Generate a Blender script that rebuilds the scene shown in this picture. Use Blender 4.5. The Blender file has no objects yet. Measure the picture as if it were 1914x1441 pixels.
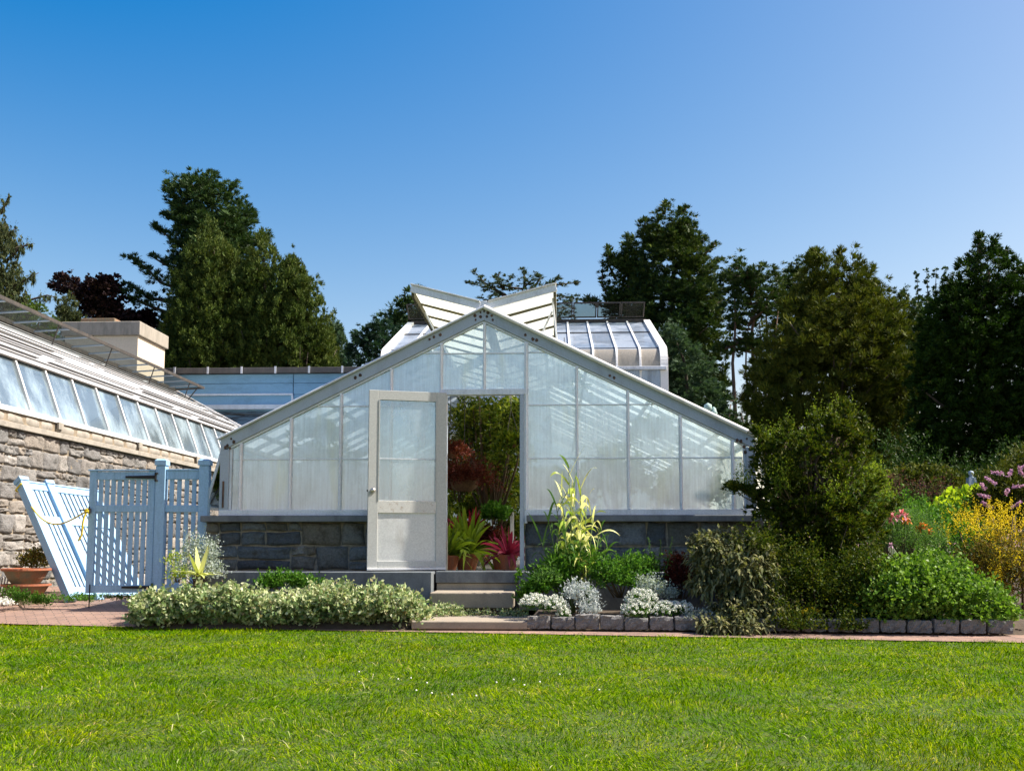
import bpy, math, random
import numpy as np
from mathutils import Vector, Matrix, noise as mnoise

random.seed(7)
RNG = np.random.default_rng(11)
scene = bpy.context.scene
COL = scene.collection
pi = math.pi
cos, sin, rad = math.cos, math.sin, math.radians

# ------------------------------------------------------------------ camera model
F = 1861.0; H = 1020.0; EYE = 0.85
TH = rad(5.5)
Y0 = H - F*math.tan(TH)
def ray(px, py):
    a = (px-957)/F; b = (Y0-py)/F
    d = Vector((a, cos(TH)-b*sin(TH), sin(TH)+b*cos(TH)))
    return d/d.y
def W(px, py, Y):
    d = ray(px, py)
    return Vector((d.x*Y, Y, EYE+d.z*Y))
PHI = math.atan(83/1861.0*cos(TH))
O = Vector((-0.335, 12.0, 0))
UD = Vector((cos(PHI), -sin(PHI), 0)); VD = Vector((sin(PHI), cos(PHI), 0))
def loc(P):
    q = P-O
    return Vector((q.dot(UD), q.dot(VD), P.z))
def wor(u, v, z):
    return Vector((O.x, O.y, 0))+UD*u+VD*v+Vector((0, 0, z))
def L(px, py, v):                      # point of the plane v = const, building coordinates
    d = ray(px, py)
    t = (v+O.dot(VD))/Vector((d.x, d.y, 0)).dot(VD)
    return loc(Vector((d.x*t, d.y*t, EYE+d.z*t)))
def Lu(px, py, u):                     # point of the plane u = const, building coordinates
    d = ray(px, py)
    t = (u+O.dot(UD))/Vector((d.x, d.y, 0)).dot(UD)
    return loc(Vector((d.x*t, d.y*t, EYE+d.z*t)))
def U(px, v=0.0): return L(px, 900, v).x
def Zg(py, v=0.0): return L(905, py, v).z

cam = bpy.data.cameras.new('camera'); co = bpy.data.objects.new('camera', cam); COL.objects.link(co)
cam.lens = 35; cam.sensor_width = 36; cam.clip_end = 2000; cam.clip_start = .05
co.location = (0, 0, EYE); co.rotation_euler = (pi/2+TH, 0, 0)
cam.shift_y = (Y0-720.5)/1914
scene.camera = co

# ------------------------------------------------------------------ tagging
def tag(o, label=None, cat=None, group=None, kind=None):
    if label: o['label'] = label
    if cat: o['category'] = cat
    if group: o['group'] = group
    if kind: o['kind'] = kind
    return o
def empty(name, p=(0, 0, 0), rz=0.0, label=None, cat=None, group=None):
    o = bpy.data.objects.new(name, None); COL.objects.link(o)
    o.location = p; o.rotation_euler = (0, 0, rz); o.empty_display_size = .2
    return tag(o, label, cat, group)
def bempty(name, **k): return empty(name, (O.x, O.y, 0), -PHI, **k)
def link(name, me, mat=None, parent=None):
    o = bpy.data.objects.new(name, me); COL.objects.link(o)
    if mat: me.materials.append(mat)
    if parent: o.parent = parent
    return o
def inb(o):                            # put a top-level mesh into the building frame
    o.location = (O.x, O.y, 0); o.rotation_euler = (0, 0, -PHI); return o

# ------------------------------------------------------------------ mesh builder
class MB:
    def __init__(s): s.v = []; s.f = []
    def add(s, vs, fs):
        n = len(s.v); s.v += [tuple(p) for p in vs]; s.f += [tuple(i+n for i in f) for f in fs]; return s
    def box(s, x0, x1, y0, y1, z0, z1):
        x0, x1 = min(x0, x1), max(x0, x1); y0, y1 = min(y0, y1), max(y0, y1); z0, z1 = min(z0, z1), max(z0, z1)
        return s.add([(x0,y0,z0),(x1,y0,z0),(x1,y1,z0),(x0,y1,z0),(x0,y0,z1),(x1,y0,z1),(x1,y1,z1),(x0,y1,z1)],
              [(0,3,2,1),(4,5,6,7),(0,1,5,4),(1,2,6,5),(2,3,7,6),(3,0,4,7)])
    def prism(s, poly, ax, a0, a1):    # poly in the two other axes, extruded along ax
        def mk(p, a):
            if ax == 'y': return (p[0], a, p[1])
            if ax == 'x': return (a, p[0], p[1])
            return (p[0], p[1], a)
        n = len(poly)
        vs = [mk(p, a0) for p in poly]+[mk(p, a1) for p in poly]
        fs = [tuple(range(n))[::-1], tuple(range(n, 2*n))]+[(i, (i+1) % n, (i+1) % n+n, i+n) for i in range(n)]
        return s.add(vs, fs)
    def bar(s, a, b, w, h=None, up=(0, 0, 1)):  # rectangular bar between two points
        a = Vector(a); b = Vector(b); h = h or w
        d = (b-a).normalized(); up = Vector(up)
        if abs(d.dot(up)) > .98: up = Vector((0, 1, 0))
        sd = d.cross(up).normalized(); u2 = sd.cross(d).normalized()
        vs = []
        for p in (a, b):
            for q, r in ((-1,-1),(1,-1),(1,1),(-1,1)): vs.append(p+sd*q*w/2+u2*r*h/2)
        return s.add(vs, [(0,3,2,1),(4,5,6,7),(0,1,5,4),(1,2,6,5),(2,3,7,6),(3,0,4,7)])
    def tube(s, pts, r, n=8, cap=True):
        pts = [Vector(p) for p in pts]
        rs = r if isinstance(r, (list, tuple)) else [r]*len(pts)
        base = len(s.v); prev = None
        for i, p in enumerate(pts):
            d = (pts[min(i+1, len(pts)-1)]-pts[max(i-1, 0)]).normalized()
            if prev is None:
                t = Vector((0, 0, 1)) if abs(d.z) < .9 else Vector((1, 0, 0))
                sd = d.cross(t).normalized()
            else:
                sd = (prev-d*prev.dot(d)).normalized()
            prev = sd; u2 = d.cross(sd)
            for k in range(n):
                a = 2*pi*k/n; s.v.append(tuple(p+(sd*cos(a)+u2*sin(a))*rs[i]))
        for i in range(len(pts)-1):
            for k in range(n):
                a = base+i*n+k; b = base+i*n+(k+1) % n
                s.f.append((a, b, b+n, a+n))
        if cap:
            s.f.append(tuple(base+k for k in range(n))[::-1]); e = base+(len(pts)-1)*n
            s.f.append(tuple(e+k for k in range(n)))
        return s
    def lathe(s, c, prof, n=24):       # prof: (r, z) pairs
        base = len(s.v)
        for r, z in prof:
            for k in range(n):
                a = 2*pi*k/n; s.v.append((c[0]+r*cos(a), c[1]+r*sin(a), c[2]+z))
        for i in range(len(prof)-1):
            for k in range(n):
                a = base+i*n+k; b = base+i*n+(k+1) % n
                s.f.append((a, b, b+n, a+n))
        return s
    def quad(s, a, b, c, d): return s.add([a, b, c, d], [(0, 1, 2, 3)])
    def build(s, name, mat=None, parent=None, bev=0, smooth=False):
        me = bpy.data.meshes.new(name); me.from_pydata(s.v, [], s.f); me.update()
        o = link(name, me, mat, parent)
        if smooth: me.polygons.foreach_set('use_smooth', [True]*len(me.polygons))
        if bev:
            m = o.modifiers.new('bevel', 'BEVEL'); m.width = bev; m.segments = 2; m.limit_method = 'ANGLE'; m.angle_limit = rad(40)
        return o

def np_mesh(name, V, Fc, mat, parent=None, smooth=False):
    me = bpy.data.meshes.new(name)
    V = np.ascontiguousarray(V, dtype=np.float32); Fc = np.ascontiguousarray(Fc, dtype=np.int32)
    k = Fc.shape[1]
    me.vertices.add(len(V)); me.vertices.foreach_set('co', V.ravel())
    me.loops.add(Fc.size); me.loops.foreach_set('vertex_index', Fc.ravel())
    me.polygons.add(len(Fc)); me.polygons.foreach_set('loop_start', np.arange(0, Fc.size, k, dtype=np.int32))
    me.polygons.foreach_set('loop_total', np.full(len(Fc), k, dtype=np.int32))
    if smooth: me.polygons.foreach_set('use_smooth', np.ones(len(Fc), dtype=bool))
    me.update(calc_edges=True)
    return link(name, me, mat, parent)

# ------------------------------------------------------------------ materials
def M(name, base=(.5, .5, .5), rough=.6, metal=0.0, spec=.5):
    m = bpy.data.materials.new(name); m.use_nodes = True
    nt = m.node_tree; b = nt.nodes['Principled BSDF']
    b.inputs['Base Color'].default_value = (*base, 1); b.inputs['Roughness'].default_value = rough
    b.inputs['Metallic'].default_value = metal; b.inputs['Specular IOR Level'].default_value = spec
    return m, nt, b
def N(nt, t, **kw):
    n = nt.nodes.new(t)
    for k, v in kw.items():
        if k.startswith('i_'): n.inputs[k[2:].replace('_', ' ')].default_value = v
        else: setattr(n, k, v)
    return n
def ramp(nt, stops, fac=None, interp='LINEAR'):
    r = nt.nodes.new('ShaderNodeValToRGB'); r.color_ramp.interpolation = interp
    e = r.color_ramp.elements
    while len(e) < len(stops): e.new(.5)
    for x, (p, c) in zip(e, stops): x.position = p; x.color = (*c, 1) if len(c) == 3 else c
    if fac: nt.links.new(fac, r.inputs['Fac'])
    return r
def mixc(nt, a, b, fac, mode='MIX'):
    n = nt.nodes.new('ShaderNodeMix'); n.data_type = 'RGBA'; n.blend_type = mode
    def s(sock, v):
        if hasattr(v, 'links'): nt.links.new(v, sock)
        else: sock.default_value = v if not isinstance(v, tuple) else (*v, 1)
    s(n.inputs[6], a); s(n.inputs[7], b); s(n.inputs[0], fac)
    return n.outputs[2]
def objco(nt, scale=(1, 1, 1)):
    tc = nt.nodes.new('ShaderNodeTexCoord'); mp = nt.nodes.new('ShaderNodeMapping')
    mp.inputs['Scale'].default_value = scale; nt.links.new(tc.outputs['Object'], mp.inputs['Vector'])
    return mp.outputs['Vector']
def noisen(nt, co, scale, detail=4, rough=.6):
    n = N(nt, 'ShaderNodeTexNoise'); n.inputs['Scale'].default_value = scale
    n.inputs['Detail'].default_value = detail; n.inputs['Roughness'].default_value = rough
    nt.links.new(co, n.inputs['Vector']); return n.outputs['Fac']
def bump(nt, b, h, strength=.3, dist=.01):
    n = N(nt, 'ShaderNodeBump'); n.inputs['Strength'].default_value = strength; n.inputs['Distance'].default_value = dist
    nt.links.new(h, n.inputs['Height']); nt.links.new(n.outputs['Normal'], b.inputs['Normal'])

def worn(name, base, dirt, rough=.5, metal=0.0, scale=3.0, lo=.45, hi=.75, streak=(1, 1, .25), b_str=.15, fine=60):
    """painted / metal / stone surface with blotchy dirt of its own"""
    m, nt, b = M(name, base, rough, metal)
    co = objco(nt, streak)
    n1 = noisen(nt, co, scale, 8, .7)
    r = ramp(nt, [(lo, (0, 0, 0)), (hi, (1, 1, 1))], n1)
    n2 = noisen(nt, objco(nt), fine, 3)
    c1 = mixc(nt, base, dirt, r.outputs['Color'])
    v = ramp(nt, [(.3, (.86, .86, .86)), (.7, (1.08, 1.08, 1.08))], n2)
    nt.links.new(mixc(nt, c1, v.outputs['Color'], 1.0, 'MULTIPLY'), b.inputs['Base Color'])
    rr = ramp(nt, [(0, (rough,)*3), (1, (min(1, rough+.25),)*3)], n1)
    nt.links.new(rr.outputs['Color'], b.inputs['Roughness'])
    bump(nt, b, n2, b_str, .004)
    return m

def foliage(name, cols, rough=.5, trans=.35, patch=None, spec=.15, tcol=None):
    """leaf material: colour varies leaf by leaf (random per island)"""
    m, nt, b = M(name, cols[0], max(rough, .5), 0, spec*.7)
    g = nt.nodes.new('ShaderNodeNewGeometry')
    n = len(cols)
    r = ramp(nt, [(i/(n-1) if n > 1 else 0, c) for i, c in enumerate(cols)], g.outputs['Random Per Island'])
    col = r.outputs['Color']
    if patch:
        nz = noisen(nt, objco(nt), patch[0], 3)
        rr = ramp(nt, [(.35, (0, 0, 0)), (.65, (1, 1, 1))], nz)
        col = mixc(nt, col, mixc(nt, col, patch[1], 1.0, 'MULTIPLY'), rr.outputs['Color'])
    nt.links.new(col, b.inputs['Base Color'])
    t = nt.nodes.new('ShaderNodeBsdfTranslucent')
    tc = mixc(nt, col, tcol or (1.25, 1.35, .6), 1.0, 'MULTIPLY'); nt.links.new(tc, t.inputs['Color'])
    mx = nt.nodes.new('ShaderNodeMixShader'); mx.inputs[0].default_value = trans
    nt.links.new(b.outputs[0], mx.inputs[1]); nt.links.new(t.outputs[0], mx.inputs[2])
    nt.links.new(mx.outputs[0], nt.nodes['Material Output'].inputs['Surface'])
    return m

def glassmat(name, tint=(.8, .92, .95), wash=(.8, .86, .88), amount=(.3, .9), scale=1.2, streaks=True, refl=.12, tr=.5, lines=0.0, green=False):
    """thin greenhouse pane: clear glass under uneven whitewash, condensation and dirt"""
    m = bpy.data.materials.new(name); m.use_nodes = True; nt = m.node_tree
    nt.nodes.remove(nt.nodes['Principled BSDF']); out = nt.nodes['Material Output']
    tp = nt.nodes.new('ShaderNodeBsdfTransparent'); tp.inputs[0].default_value = (*tint, 1)
    gl = nt.nodes.new('ShaderNodeBsdfGlossy'); gl.inputs['Roughness'].default_value = .12
    fr = nt.nodes.new('ShaderNodeFresnel'); fr.inputs[0].default_value = 1.5 if refl >= .05 else 1.12
    ma = N(nt, 'ShaderNodeMath', operation='ADD'); ma.inputs[1].default_value = refl
    if refl >= 0: nt.links.new(fr.outputs[0], ma.inputs[0])
    else: ma.inputs[0].default_value = .04; ma.inputs[1].default_value = 0
    clear = nt.nodes.new('ShaderNodeMixShader'); nt.links.new(ma.outputs[0], clear.inputs[0])
    nt.links.new(tp.outputs[0], clear.inputs[1]); nt.links.new(gl.outputs[0], clear.inputs[2])
    df = nt.nodes.new('ShaderNodeBsdfDiffuse'); tl = nt.nodes.new('ShaderNodeBsdfTranslucent')
    co = objco(nt)
    n3 = noisen(nt, objco(nt, (14, 14, .5)), 2.0, 4)
    wc = ramp(nt, [(.35, tuple(c*.86 for c in wash)), (.6, wash)], n3).outputs['Color']
    if green:
        ng = noisen(nt, objco(nt, (3, 3, .7)), 1.0, 3)
        gr = ramp(nt, [(.54, (0, 0, 0)), (.70, (.6, .6, .6))], ng)
        wc = mixc(nt, wc, (.72, .74, .45), gr.outputs['Color'])
    nt.links.new(wc, df.inputs[0]); nt.links.new(wc, tl.inputs[0])
    w = nt.nodes.new('ShaderNodeMixShader'); w.inputs[0].default_value = tr
    nt.links.new(df.outputs[0], w.inputs[1]); nt.links.new(tl.outputs[0], w.inputs[2])
    n1 = noisen(nt, objco(nt, (1, 1, .55)), scale, 6, .62)
    lo, hi = amount
    oi = nt.nodes.new('ShaderNodeObjectInfo')                     # every pane has its own amount of wash
    pm = N(nt, 'ShaderNodeMath', operation='MULTIPLY_ADD'); pm.inputs[1].default_value = .16; pm.inputs[2].default_value = -.08
    nt.links.new(oi.outputs['Random'], pm.inputs[0])
    pa = N(nt, 'ShaderNodeMath', operation='ADD'); nt.links.new(pm.outputs[0], pa.inputs[0]); nt.links.new(n1, pa.inputs[1])
    f = ramp(nt, [(.40, (lo,)*3), (.55, (hi,)*3)], pa.outputs[0]).outputs['Color']
    if streaks:
        n2 = noisen(nt, objco(nt, (22, 22, .9)), 1.9, 6, .75)
        s2 = ramp(nt, [(.30, (.80,)*3), (.60, (1.04,)*3)], n2).outputs['Color']
        f = mixc(nt, f, s2, 1.0, 'MULTIPLY')
        n4 = noisen(nt, co, 40, 4)
        s4 = ramp(nt, [(.3, (.92,)*3), (.7, (1.03,)*3)], n4).outputs['Color']
        f = mixc(nt, f, s4, 1.0, 'MULTIPLY')
    if refl > .1:
        gl.inputs['Color'].default_value = (.74, .89, 1.0, 1)  # blue put into the reflection colour for a bluer mirrored sky
        w0 = w; w = nt.nodes.new('ShaderNodeMixShader'); nt.links.new(ma.outputs[0], w.inputs[0])
        nt.links.new(w0.outputs[0], w.inputs[1]); nt.links.new(gl.outputs[0], w.inputs[2])
    fin = nt.nodes.new('ShaderNodeMixShader'); nt.links.new(f, fin.inputs[0])
    nt.links.new(clear.outputs[0], fin.inputs[1]); nt.links.new(w.outputs[0], fin.inputs[2])
    nt.links.new(fin.outputs[0], out.inputs['Surface'])
    return m

def stonemat(name, cols, scale=9.0, dark=(.05, .05, .05), bstr=.6, patch=(.5, .75)):
    m, nt, b = M(name, cols[0], .85, 0, .3)
    g = nt.nodes.new('ShaderNodeNewGeometry'); n = len(cols)
    r = ramp(nt, [(i/(n-1), c) for i, c in enumerate(cols)], g.outputs['Random Per Island'])
    co = objco(nt)
    n1 = noisen(nt, co, scale, 10, .68)
    p = ramp(nt, [(patch[0], (0, 0, 0)), (patch[1], (1, 1, 1))], n1)
    c = mixc(nt, r.outputs['Color'], dark, p.outputs['Color'])
    n2 = noisen(nt, co, scale*5, 6, .7)
    v = ramp(nt, [(.3, (.6, .6, .6)), (.7, (1.3, 1.3, 1.3))], n2)
    nt.links.new(mixc(nt, c, v.outputs['Color'], 1.0, 'MULTIPLY'), b.inputs['Base Color'])
    a = N(nt, 'ShaderNodeMath', operation='ADD'); nt.links.new(n1, a.inputs[0]); nt.links.new(n2, a.inputs[1])
    bump(nt, b, a.outputs[0], bstr, .02)
    return m

m_obel = worn('grey blue obelisk paint', (.30, .38, .44), (.2, .25, .28), .5)
m_mull = worn('glazing bar highlight white', (.86, .88, .90), (.55, .56, .56), .35, 0, 7, .58, .8)  # brightened white stands in for the sun highlight on the bars
m_alu = worn('weathered aluminium', (.74, .78, .82), (.42, .45, .47), .42, .15, 4, .5, .8)
m_beam = worn('grey painted steel', (.40, .46, .52), (.26, .29, .32), .5, .15, 3, .52, .85)
m_white = worn('white paint', (.80, .80, .78), (.45, .42, .36), .45, 0, 5, .55, .8)
m_door = worn('off white door paint', (.50, .51, .48), (.38, .34, .27), .5, 0, 4, .6, .85)
m_panel = worn('door sheet metal', (.66, .67, .65), (.42, .38, .32), .38, .2, 3, .58, .9)
m_rust = worn('rust', (.15, .085, .055), (.05, .035, .03), .9, 0, 30, .4, .6)
m_rusty = worn('peeling rusty rail', (.64, .63, .58), (.30, .20, .12), .7, 0, 22, .56, .74, (1, 1, 1))
m_steel = worn('bright knob metal', (.6, .58, .54), (.3, .28, .25), .25, .9, 8)
m_bars = worn('dark vent frame', (.055, .05, .045), (.12, .10, .08), .6, .2, 6)
m_mossy = worn('mossy vent bar', (.11, .10, .05), (.05, .05, .02), .85, 0, 12)
m_blue = worn('pale blue paint', (.31, .51, .71), (.20, .34, .47), .5, 0, 5, .5, .8, (5, 5, .45), .3)
m_blue2 = worn('sky blue painted boards', (.20, .42, .62), (.13, .27, .40), .6, 0, 2, .5, .8, (.4, 1, 1))
m_bluedark = worn('weathered blue boards', (.14, .25, .36), (.03, .03, .035), .8, 0, 9, .45, .6, (.15, 1, 1.6))
m_black = worn('black iron', (.012, .012, .014), (.03, .025, .02), .5, .3, 20)
m_rope = worn('yellow rope', (.75, .58, .03), (.5, .36, .02), .8, 0, 60)
m_terra = worn('terracotta', (.42, .13, .06), (.25, .16, .11), .85, 0, 8)
m_terra2 = worn('mossy terracotta', (.20, .17, .11), (.36, .14, .07), .9, 0, 7)
m_parapet = worn('dark parapet metal', (.10, .095, .09), (.18, .17, .15), .6, .2, 3)
m_stucco = worn('cream stucco', (.66, .57, .44), (.55, .48, .38), .9, 0, 1.5, .5, .8)
m_coping = worn('concrete coping', (.34, .31, .26), (.18, .17, .14), .9, 0, 5)
m_slab = worn('bluestone slab', (.16, .18, .19), (.07, .08, .09), .7, 0, 3.5, .45, .7, (1, 1, .5))
m_step = worn('sandy step stone', (.32, .27, .205), (.22, .19, .15), .9, 0, 5, .45, .75, (1, 1, 1))
m_ledge = worn('tan ledge stone', (.36, .33, .28), (.22, .20, .17), .9, 0, 6, .45, .7, (1, 1, 1))
m_mortar = worn('pale mortar', (.30, .245, .175), (.16, .13, .09), .95, 0, 14, .4, .7, (1, 1, 1))
m_mortar2 = worn('grey mortar', (.26, .235, .185), (.12, .11, .085), .95, 0, 14, .4, .7, (1, 1, 1))
m_concrete = worn('greenhouse floor concrete', (.28, .26, .23), (.15, .14, .12), .9, 0, 3)
m_soil = worn('garden soil', (.055, .038, .025), (.10, .075, .05), .95, 0, 12, .4, .7, (1, 1, 1), .9, 40)
m_stone = stonemat('dark bluestone', [(.055, .068, .080), (.11, .145, .165), (.14, .125, .09), (.17, .20, .21), (.08, .085, .075), (.22, .235, .22), (.10, .13, .16)], 7, (.045, .038, .022), .9, (.50, .74))
m_stoneL = stonemat('sunlit rubble stone', [(.26, .25, .235), (.185, .182, .18), (.33, .29, .245), (.14, .14, .14), (.28, .26, .235), (.38, .36, .335)], 6, (.13, .12, .11), 1.0, (.52, .78))
m_granite = stonemat('granite sett', [(.17, .165, .16), (.25, .245, .235), (.13, .125, .12)], 14, (.06, .055, .05), 1.0)
m_bark = worn('bark', (.09, .065, .045), (.03, .025, .02), .95, 0, 6, .4, .7, (1, 1, .15), 1.0, 30)
m_barkred = worn('reddish pine bark', (.15, .09, .06), (.05, .035, .025), .95, 0, 6, .4, .7, (1, 1, .15), 1.0, 30)
m_stem = worn('green stem', (.10, .16, .04), (.05, .08, .02), .7, 0, 10)
m_twig = worn('brown twig', (.12, .08, .04), (.05, .035, .02), .8, 0, 10)
m_wicker = worn('wicker basket', (.20, .11, .05), (.08, .05, .03), .9, 0, 40)
m_bench = worn('galvanised bench', (.30, .31, .31), (.16, .15, .13), .6, .5, 6)

g_front = glassmat('washed gable glass', (.78, .94, .99), (.78, .93, .99), (.64, .97), 1.5, True, .20, .5, green=True)
g_lower = glassmat('heavily washed gable glass', (.78, .93, .99), (.80, .92, .99), (.62, .97), 1.4, True, .20, .42, green=True)
g_top = glassmat('thinly washed gable glass', (.82, .93, .95), (.78, .92, .97), (.48, .88), 1.6, True, .16, .55)
g_roof = glassmat('whitewashed roof glass', (.9, .95, .93), (.90, .93, .88), (.75, .95), .8, False, .01, .72)
g_vent = glassmat('cream washed vent glass', (.85, .9, .8), (.86, .88, .76), (.80, .98), .9, False, .02, .62)
g_left = glassmat('left house side glass', (.66, .82, .88), (.62, .78, .86), (.25, .8), 1.1, True, .14, .30)
g_leftroof = glassmat('left house roof glass', (.85, .92, .9), (.56, .57, .58), (.96, 1.0), .5, False, .02, .22)
g_clear = glassmat('clear vent glass', (.58, .62, .60), (.16, .17, .155), (.0, .12), 1.0, False, -1, .4)
g_dark = glassmat('smoky vent glass', (.42, .45, .40), (.08, .085, .07), (.04, .16), 1.0, False, .0, .4)
g_rear = glassmat('rear house glass', (.6, .7, .82), (.42, .49, .58), (.45, .85), 1.2, True, .08, .3)
g_curve = glassmat('curved eave glass', (.6, .6, .55), (.46, .42, .36), (.75, .98), 1.4, True, .03, .3)

# ------------------------------------------------------------------ numpy foliage helpers
def unit(a): return a/np.maximum(np.linalg.norm(a, axis=-1, keepdims=True), 1e-9)
def rdir(n): return unit(RNG.normal(size=(n, 3)))
def kites(P, D, Ln, Wd, fold=.25, flat=0.0):
    """one small four-point leaf per row"""
    n = len(P); R = rdir(n)
    if flat: R = unit(R*(1-flat)+np.array([0, 0, 1.0])*flat)
    S = unit(np.cross(D, R)); Nn = np.cross(S, D)
    Ln = np.broadcast_to(Ln, (n,))[:, None]; Wd = np.broadcast_to(Wd, (n,))[:, None]
    V = np.empty((n, 4, 3))
    V[:, 0] = P; V[:, 1] = P+D*Ln*.45-S*Wd*.5+Nn*Wd*fold
    V[:, 2] = P+D*Ln; V[:, 3] = P+D*Ln*.45+S*Wd*.5+Nn*Wd*fold
    return V.reshape(-1, 3), np.arange(n*4).reshape(n, 4)
def leafobj(name, P, D, Ln, Wd, mat, parent=None, fold=.25, flat=0.0):
    V, Fc = kites(np.asarray(P), np.asarray(D), Ln, Wd, fold, flat)
    return np_mesh(name, V, Fc, mat, parent)
def ribbons(P, D, Ln, Wd, droop, seg=5, prof=None, twist=0.0, side=None):
    """arching strap leaves"""
    n = len(P); P = np.asarray(P, float); D = unit(np.asarray(D, float))
    Ln = np.broadcast_to(Ln, (n,)); Wd = np.broadcast_to(Wd, (n,)); droop = np.broadcast_to(droop, (n,))
    S = unit(np.cross(D, np.array([0, 0, 1.0]))+RNG.normal(size=(n, 3))*(.05+twist)) if side is None else side
    t = np.linspace(0, 1, seg+1)
    if prof is None: prof = np.clip(np.sin(pi*(t*.86+.14)), 0, 1)**.7
    V = np.empty((n, seg+1, 2, 3))
    for i, s in enumerate(t):
        c = P+D*(Ln*s)[:, None]; c = c.copy(); c[:, 2] -= droop*Ln*s*s
        c[:, :2] -= D[:, :2]*(droop*Ln*s*s*.25)[:, None]
        w = (Wd*max(prof[i], .02)/2)[:, None]
        V[:, i, 0] = c-S*w; V[:, i, 1] = c+S*w
    b = (np.arange(n)*(seg+1)*2)[:, None]; q = []
    for i in range(seg): q.append(b+np.array([[2*i, 2*i+1, 2*i+3, 2*i+2]]))
    return V.reshape(-1, 3), np.concatenate(q, 1).reshape(-1, 4)
def ribobj(name, mat, parent, *a, **k):
    V, Fc = ribbons(*a, **k); return np_mesh(name, V, Fc, mat, parent, True)
def sprigs(B, Dv, ln, k, L0, spread=.8, droop=0.0, jit=.02, updir=0.0):
    """k leaves along each of the M twigs -> leaf bases, directions, lengths"""
    M_ = len(B); t = (np.arange(k)+RNG.random((M_, k)))/k
    ln = np.broadcast_to(ln, (M_,))
    P = B[:, None]+Dv[:, None]*(ln[:, None]*t)[..., None]
    P[..., 2] -= droop*ln[:, None]*t*t
    P = P+RNG.normal(size=P.shape)*jit
    R = RNG.normal(size=(M_, k, 3))
    Dd = Dv[:, None]*(1-.3*spread)+unit(R)*spread
    Dd[..., 2] += updir
    Lf = L0*(.65+.6*RNG.random((M_, k)))*(1.05-.45*t)
    return P.reshape(-1, 3), unit(Dd.reshape(-1, 3)), Lf.ravel()

def profile(prof, Y):
    z = []; xl = []; xr = []
    for py, a, b in prof:
        p = W(a, py, Y); q = W(b, py, Y); z.append(p.z); xl.append(p.x); xr.append(q.x)
    z = np.array(z); i = np.argsort(z); return z[i], np.array(xl)[i], np.array(xr)[i]
def crown_centres(prof, Y, n, depth=.9, shell=.55, lump=.12, sk=2):
    z, xl, xr = profile(prof, Y)
    zz = np.linspace(z[0], z[-1], 400); w = np.interp(zz, z, (xr-xl))**1.2+.05
    cdf = np.cumsum(w); cdf /= cdf[-1]
    q = np.interp(RNG.random(n), cdf, zz)
    l = np.interp(q, z, xl); r = np.interp(q, z, xr)
    a = RNG.random(n)*2*pi; rr = 1-(1-shell)*RNG.random(n)**1.3*1.3; rr = np.clip(rr, .05, 1)
    lumps = 1+lump*np.sin(a*3+q*1.7)*np.sin(q*2.3+a*sk)
    hw = (r-l)/2; cx = (l+r)/2
    C = np.stack([cx+hw*np.cos(a)*rr*lumps, Y+hw*np.sin(a)*rr*depth*lumps, q], 1)
    Od = np.stack([np.cos(a), np.sin(a), np.zeros(n)], 1)
    return C, Od, (cx, hw, q)
STY = dict(  # how the boughs rise, spread and what the needle tufts on them look like
 pine=dict(rise=.30, lat=.30, th=.07, an=(1.15, 1.15, .62), dr=(.35, .75), lw=.16, t0=.30, jag=.20),
 juniper=dict(rise=1.5, lat=.22, th=.28, an=(.85, .85, 1.6), dr=(.25, 1.1), lw=.26, t0=.35, jag=.10),
 cedar=dict(rise=.12, lat=.34, th=.05, an=(1.4, 1.4, .38), dr=(.7, .45), lw=.12, t0=.2, jag=.25),
 spruce=dict(rise=.05, lat=.30, th=.08, an=(1.1, 1.0, .7), dr=(.8, .1), lw=.16, t0=.3, jag=.12),
 crypt=dict(rise=.55, lat=.26, th=.16, an=(1, 1, .95), dr=(.45, .7), lw=.15, t0=.35, jag=.10),
 dense=dict(rise=.5, lat=.25, th=.18, an=(1, 1, .8), dr=(.5, .35), lw=.24, t0=.35, jag=.07),
 broad=dict(rise=.4, lat=.30, th=.22, an=(1, 1, .8), dr=(.4, .3), lw=.75, t0=.35, jag=.18),
 shrub=dict(rise=1.1, lat=.34, th=.22, an=(1, 1, .8), dr=(.6, .55), lw=.34, t0=.15, jag=.26),
 weep=dict(rise=.6, lat=.22, th=.2, an=(.5, .5, 1.7), dr=(.1, -1.2), lw=.14, t0=.3, jag=.2))
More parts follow.
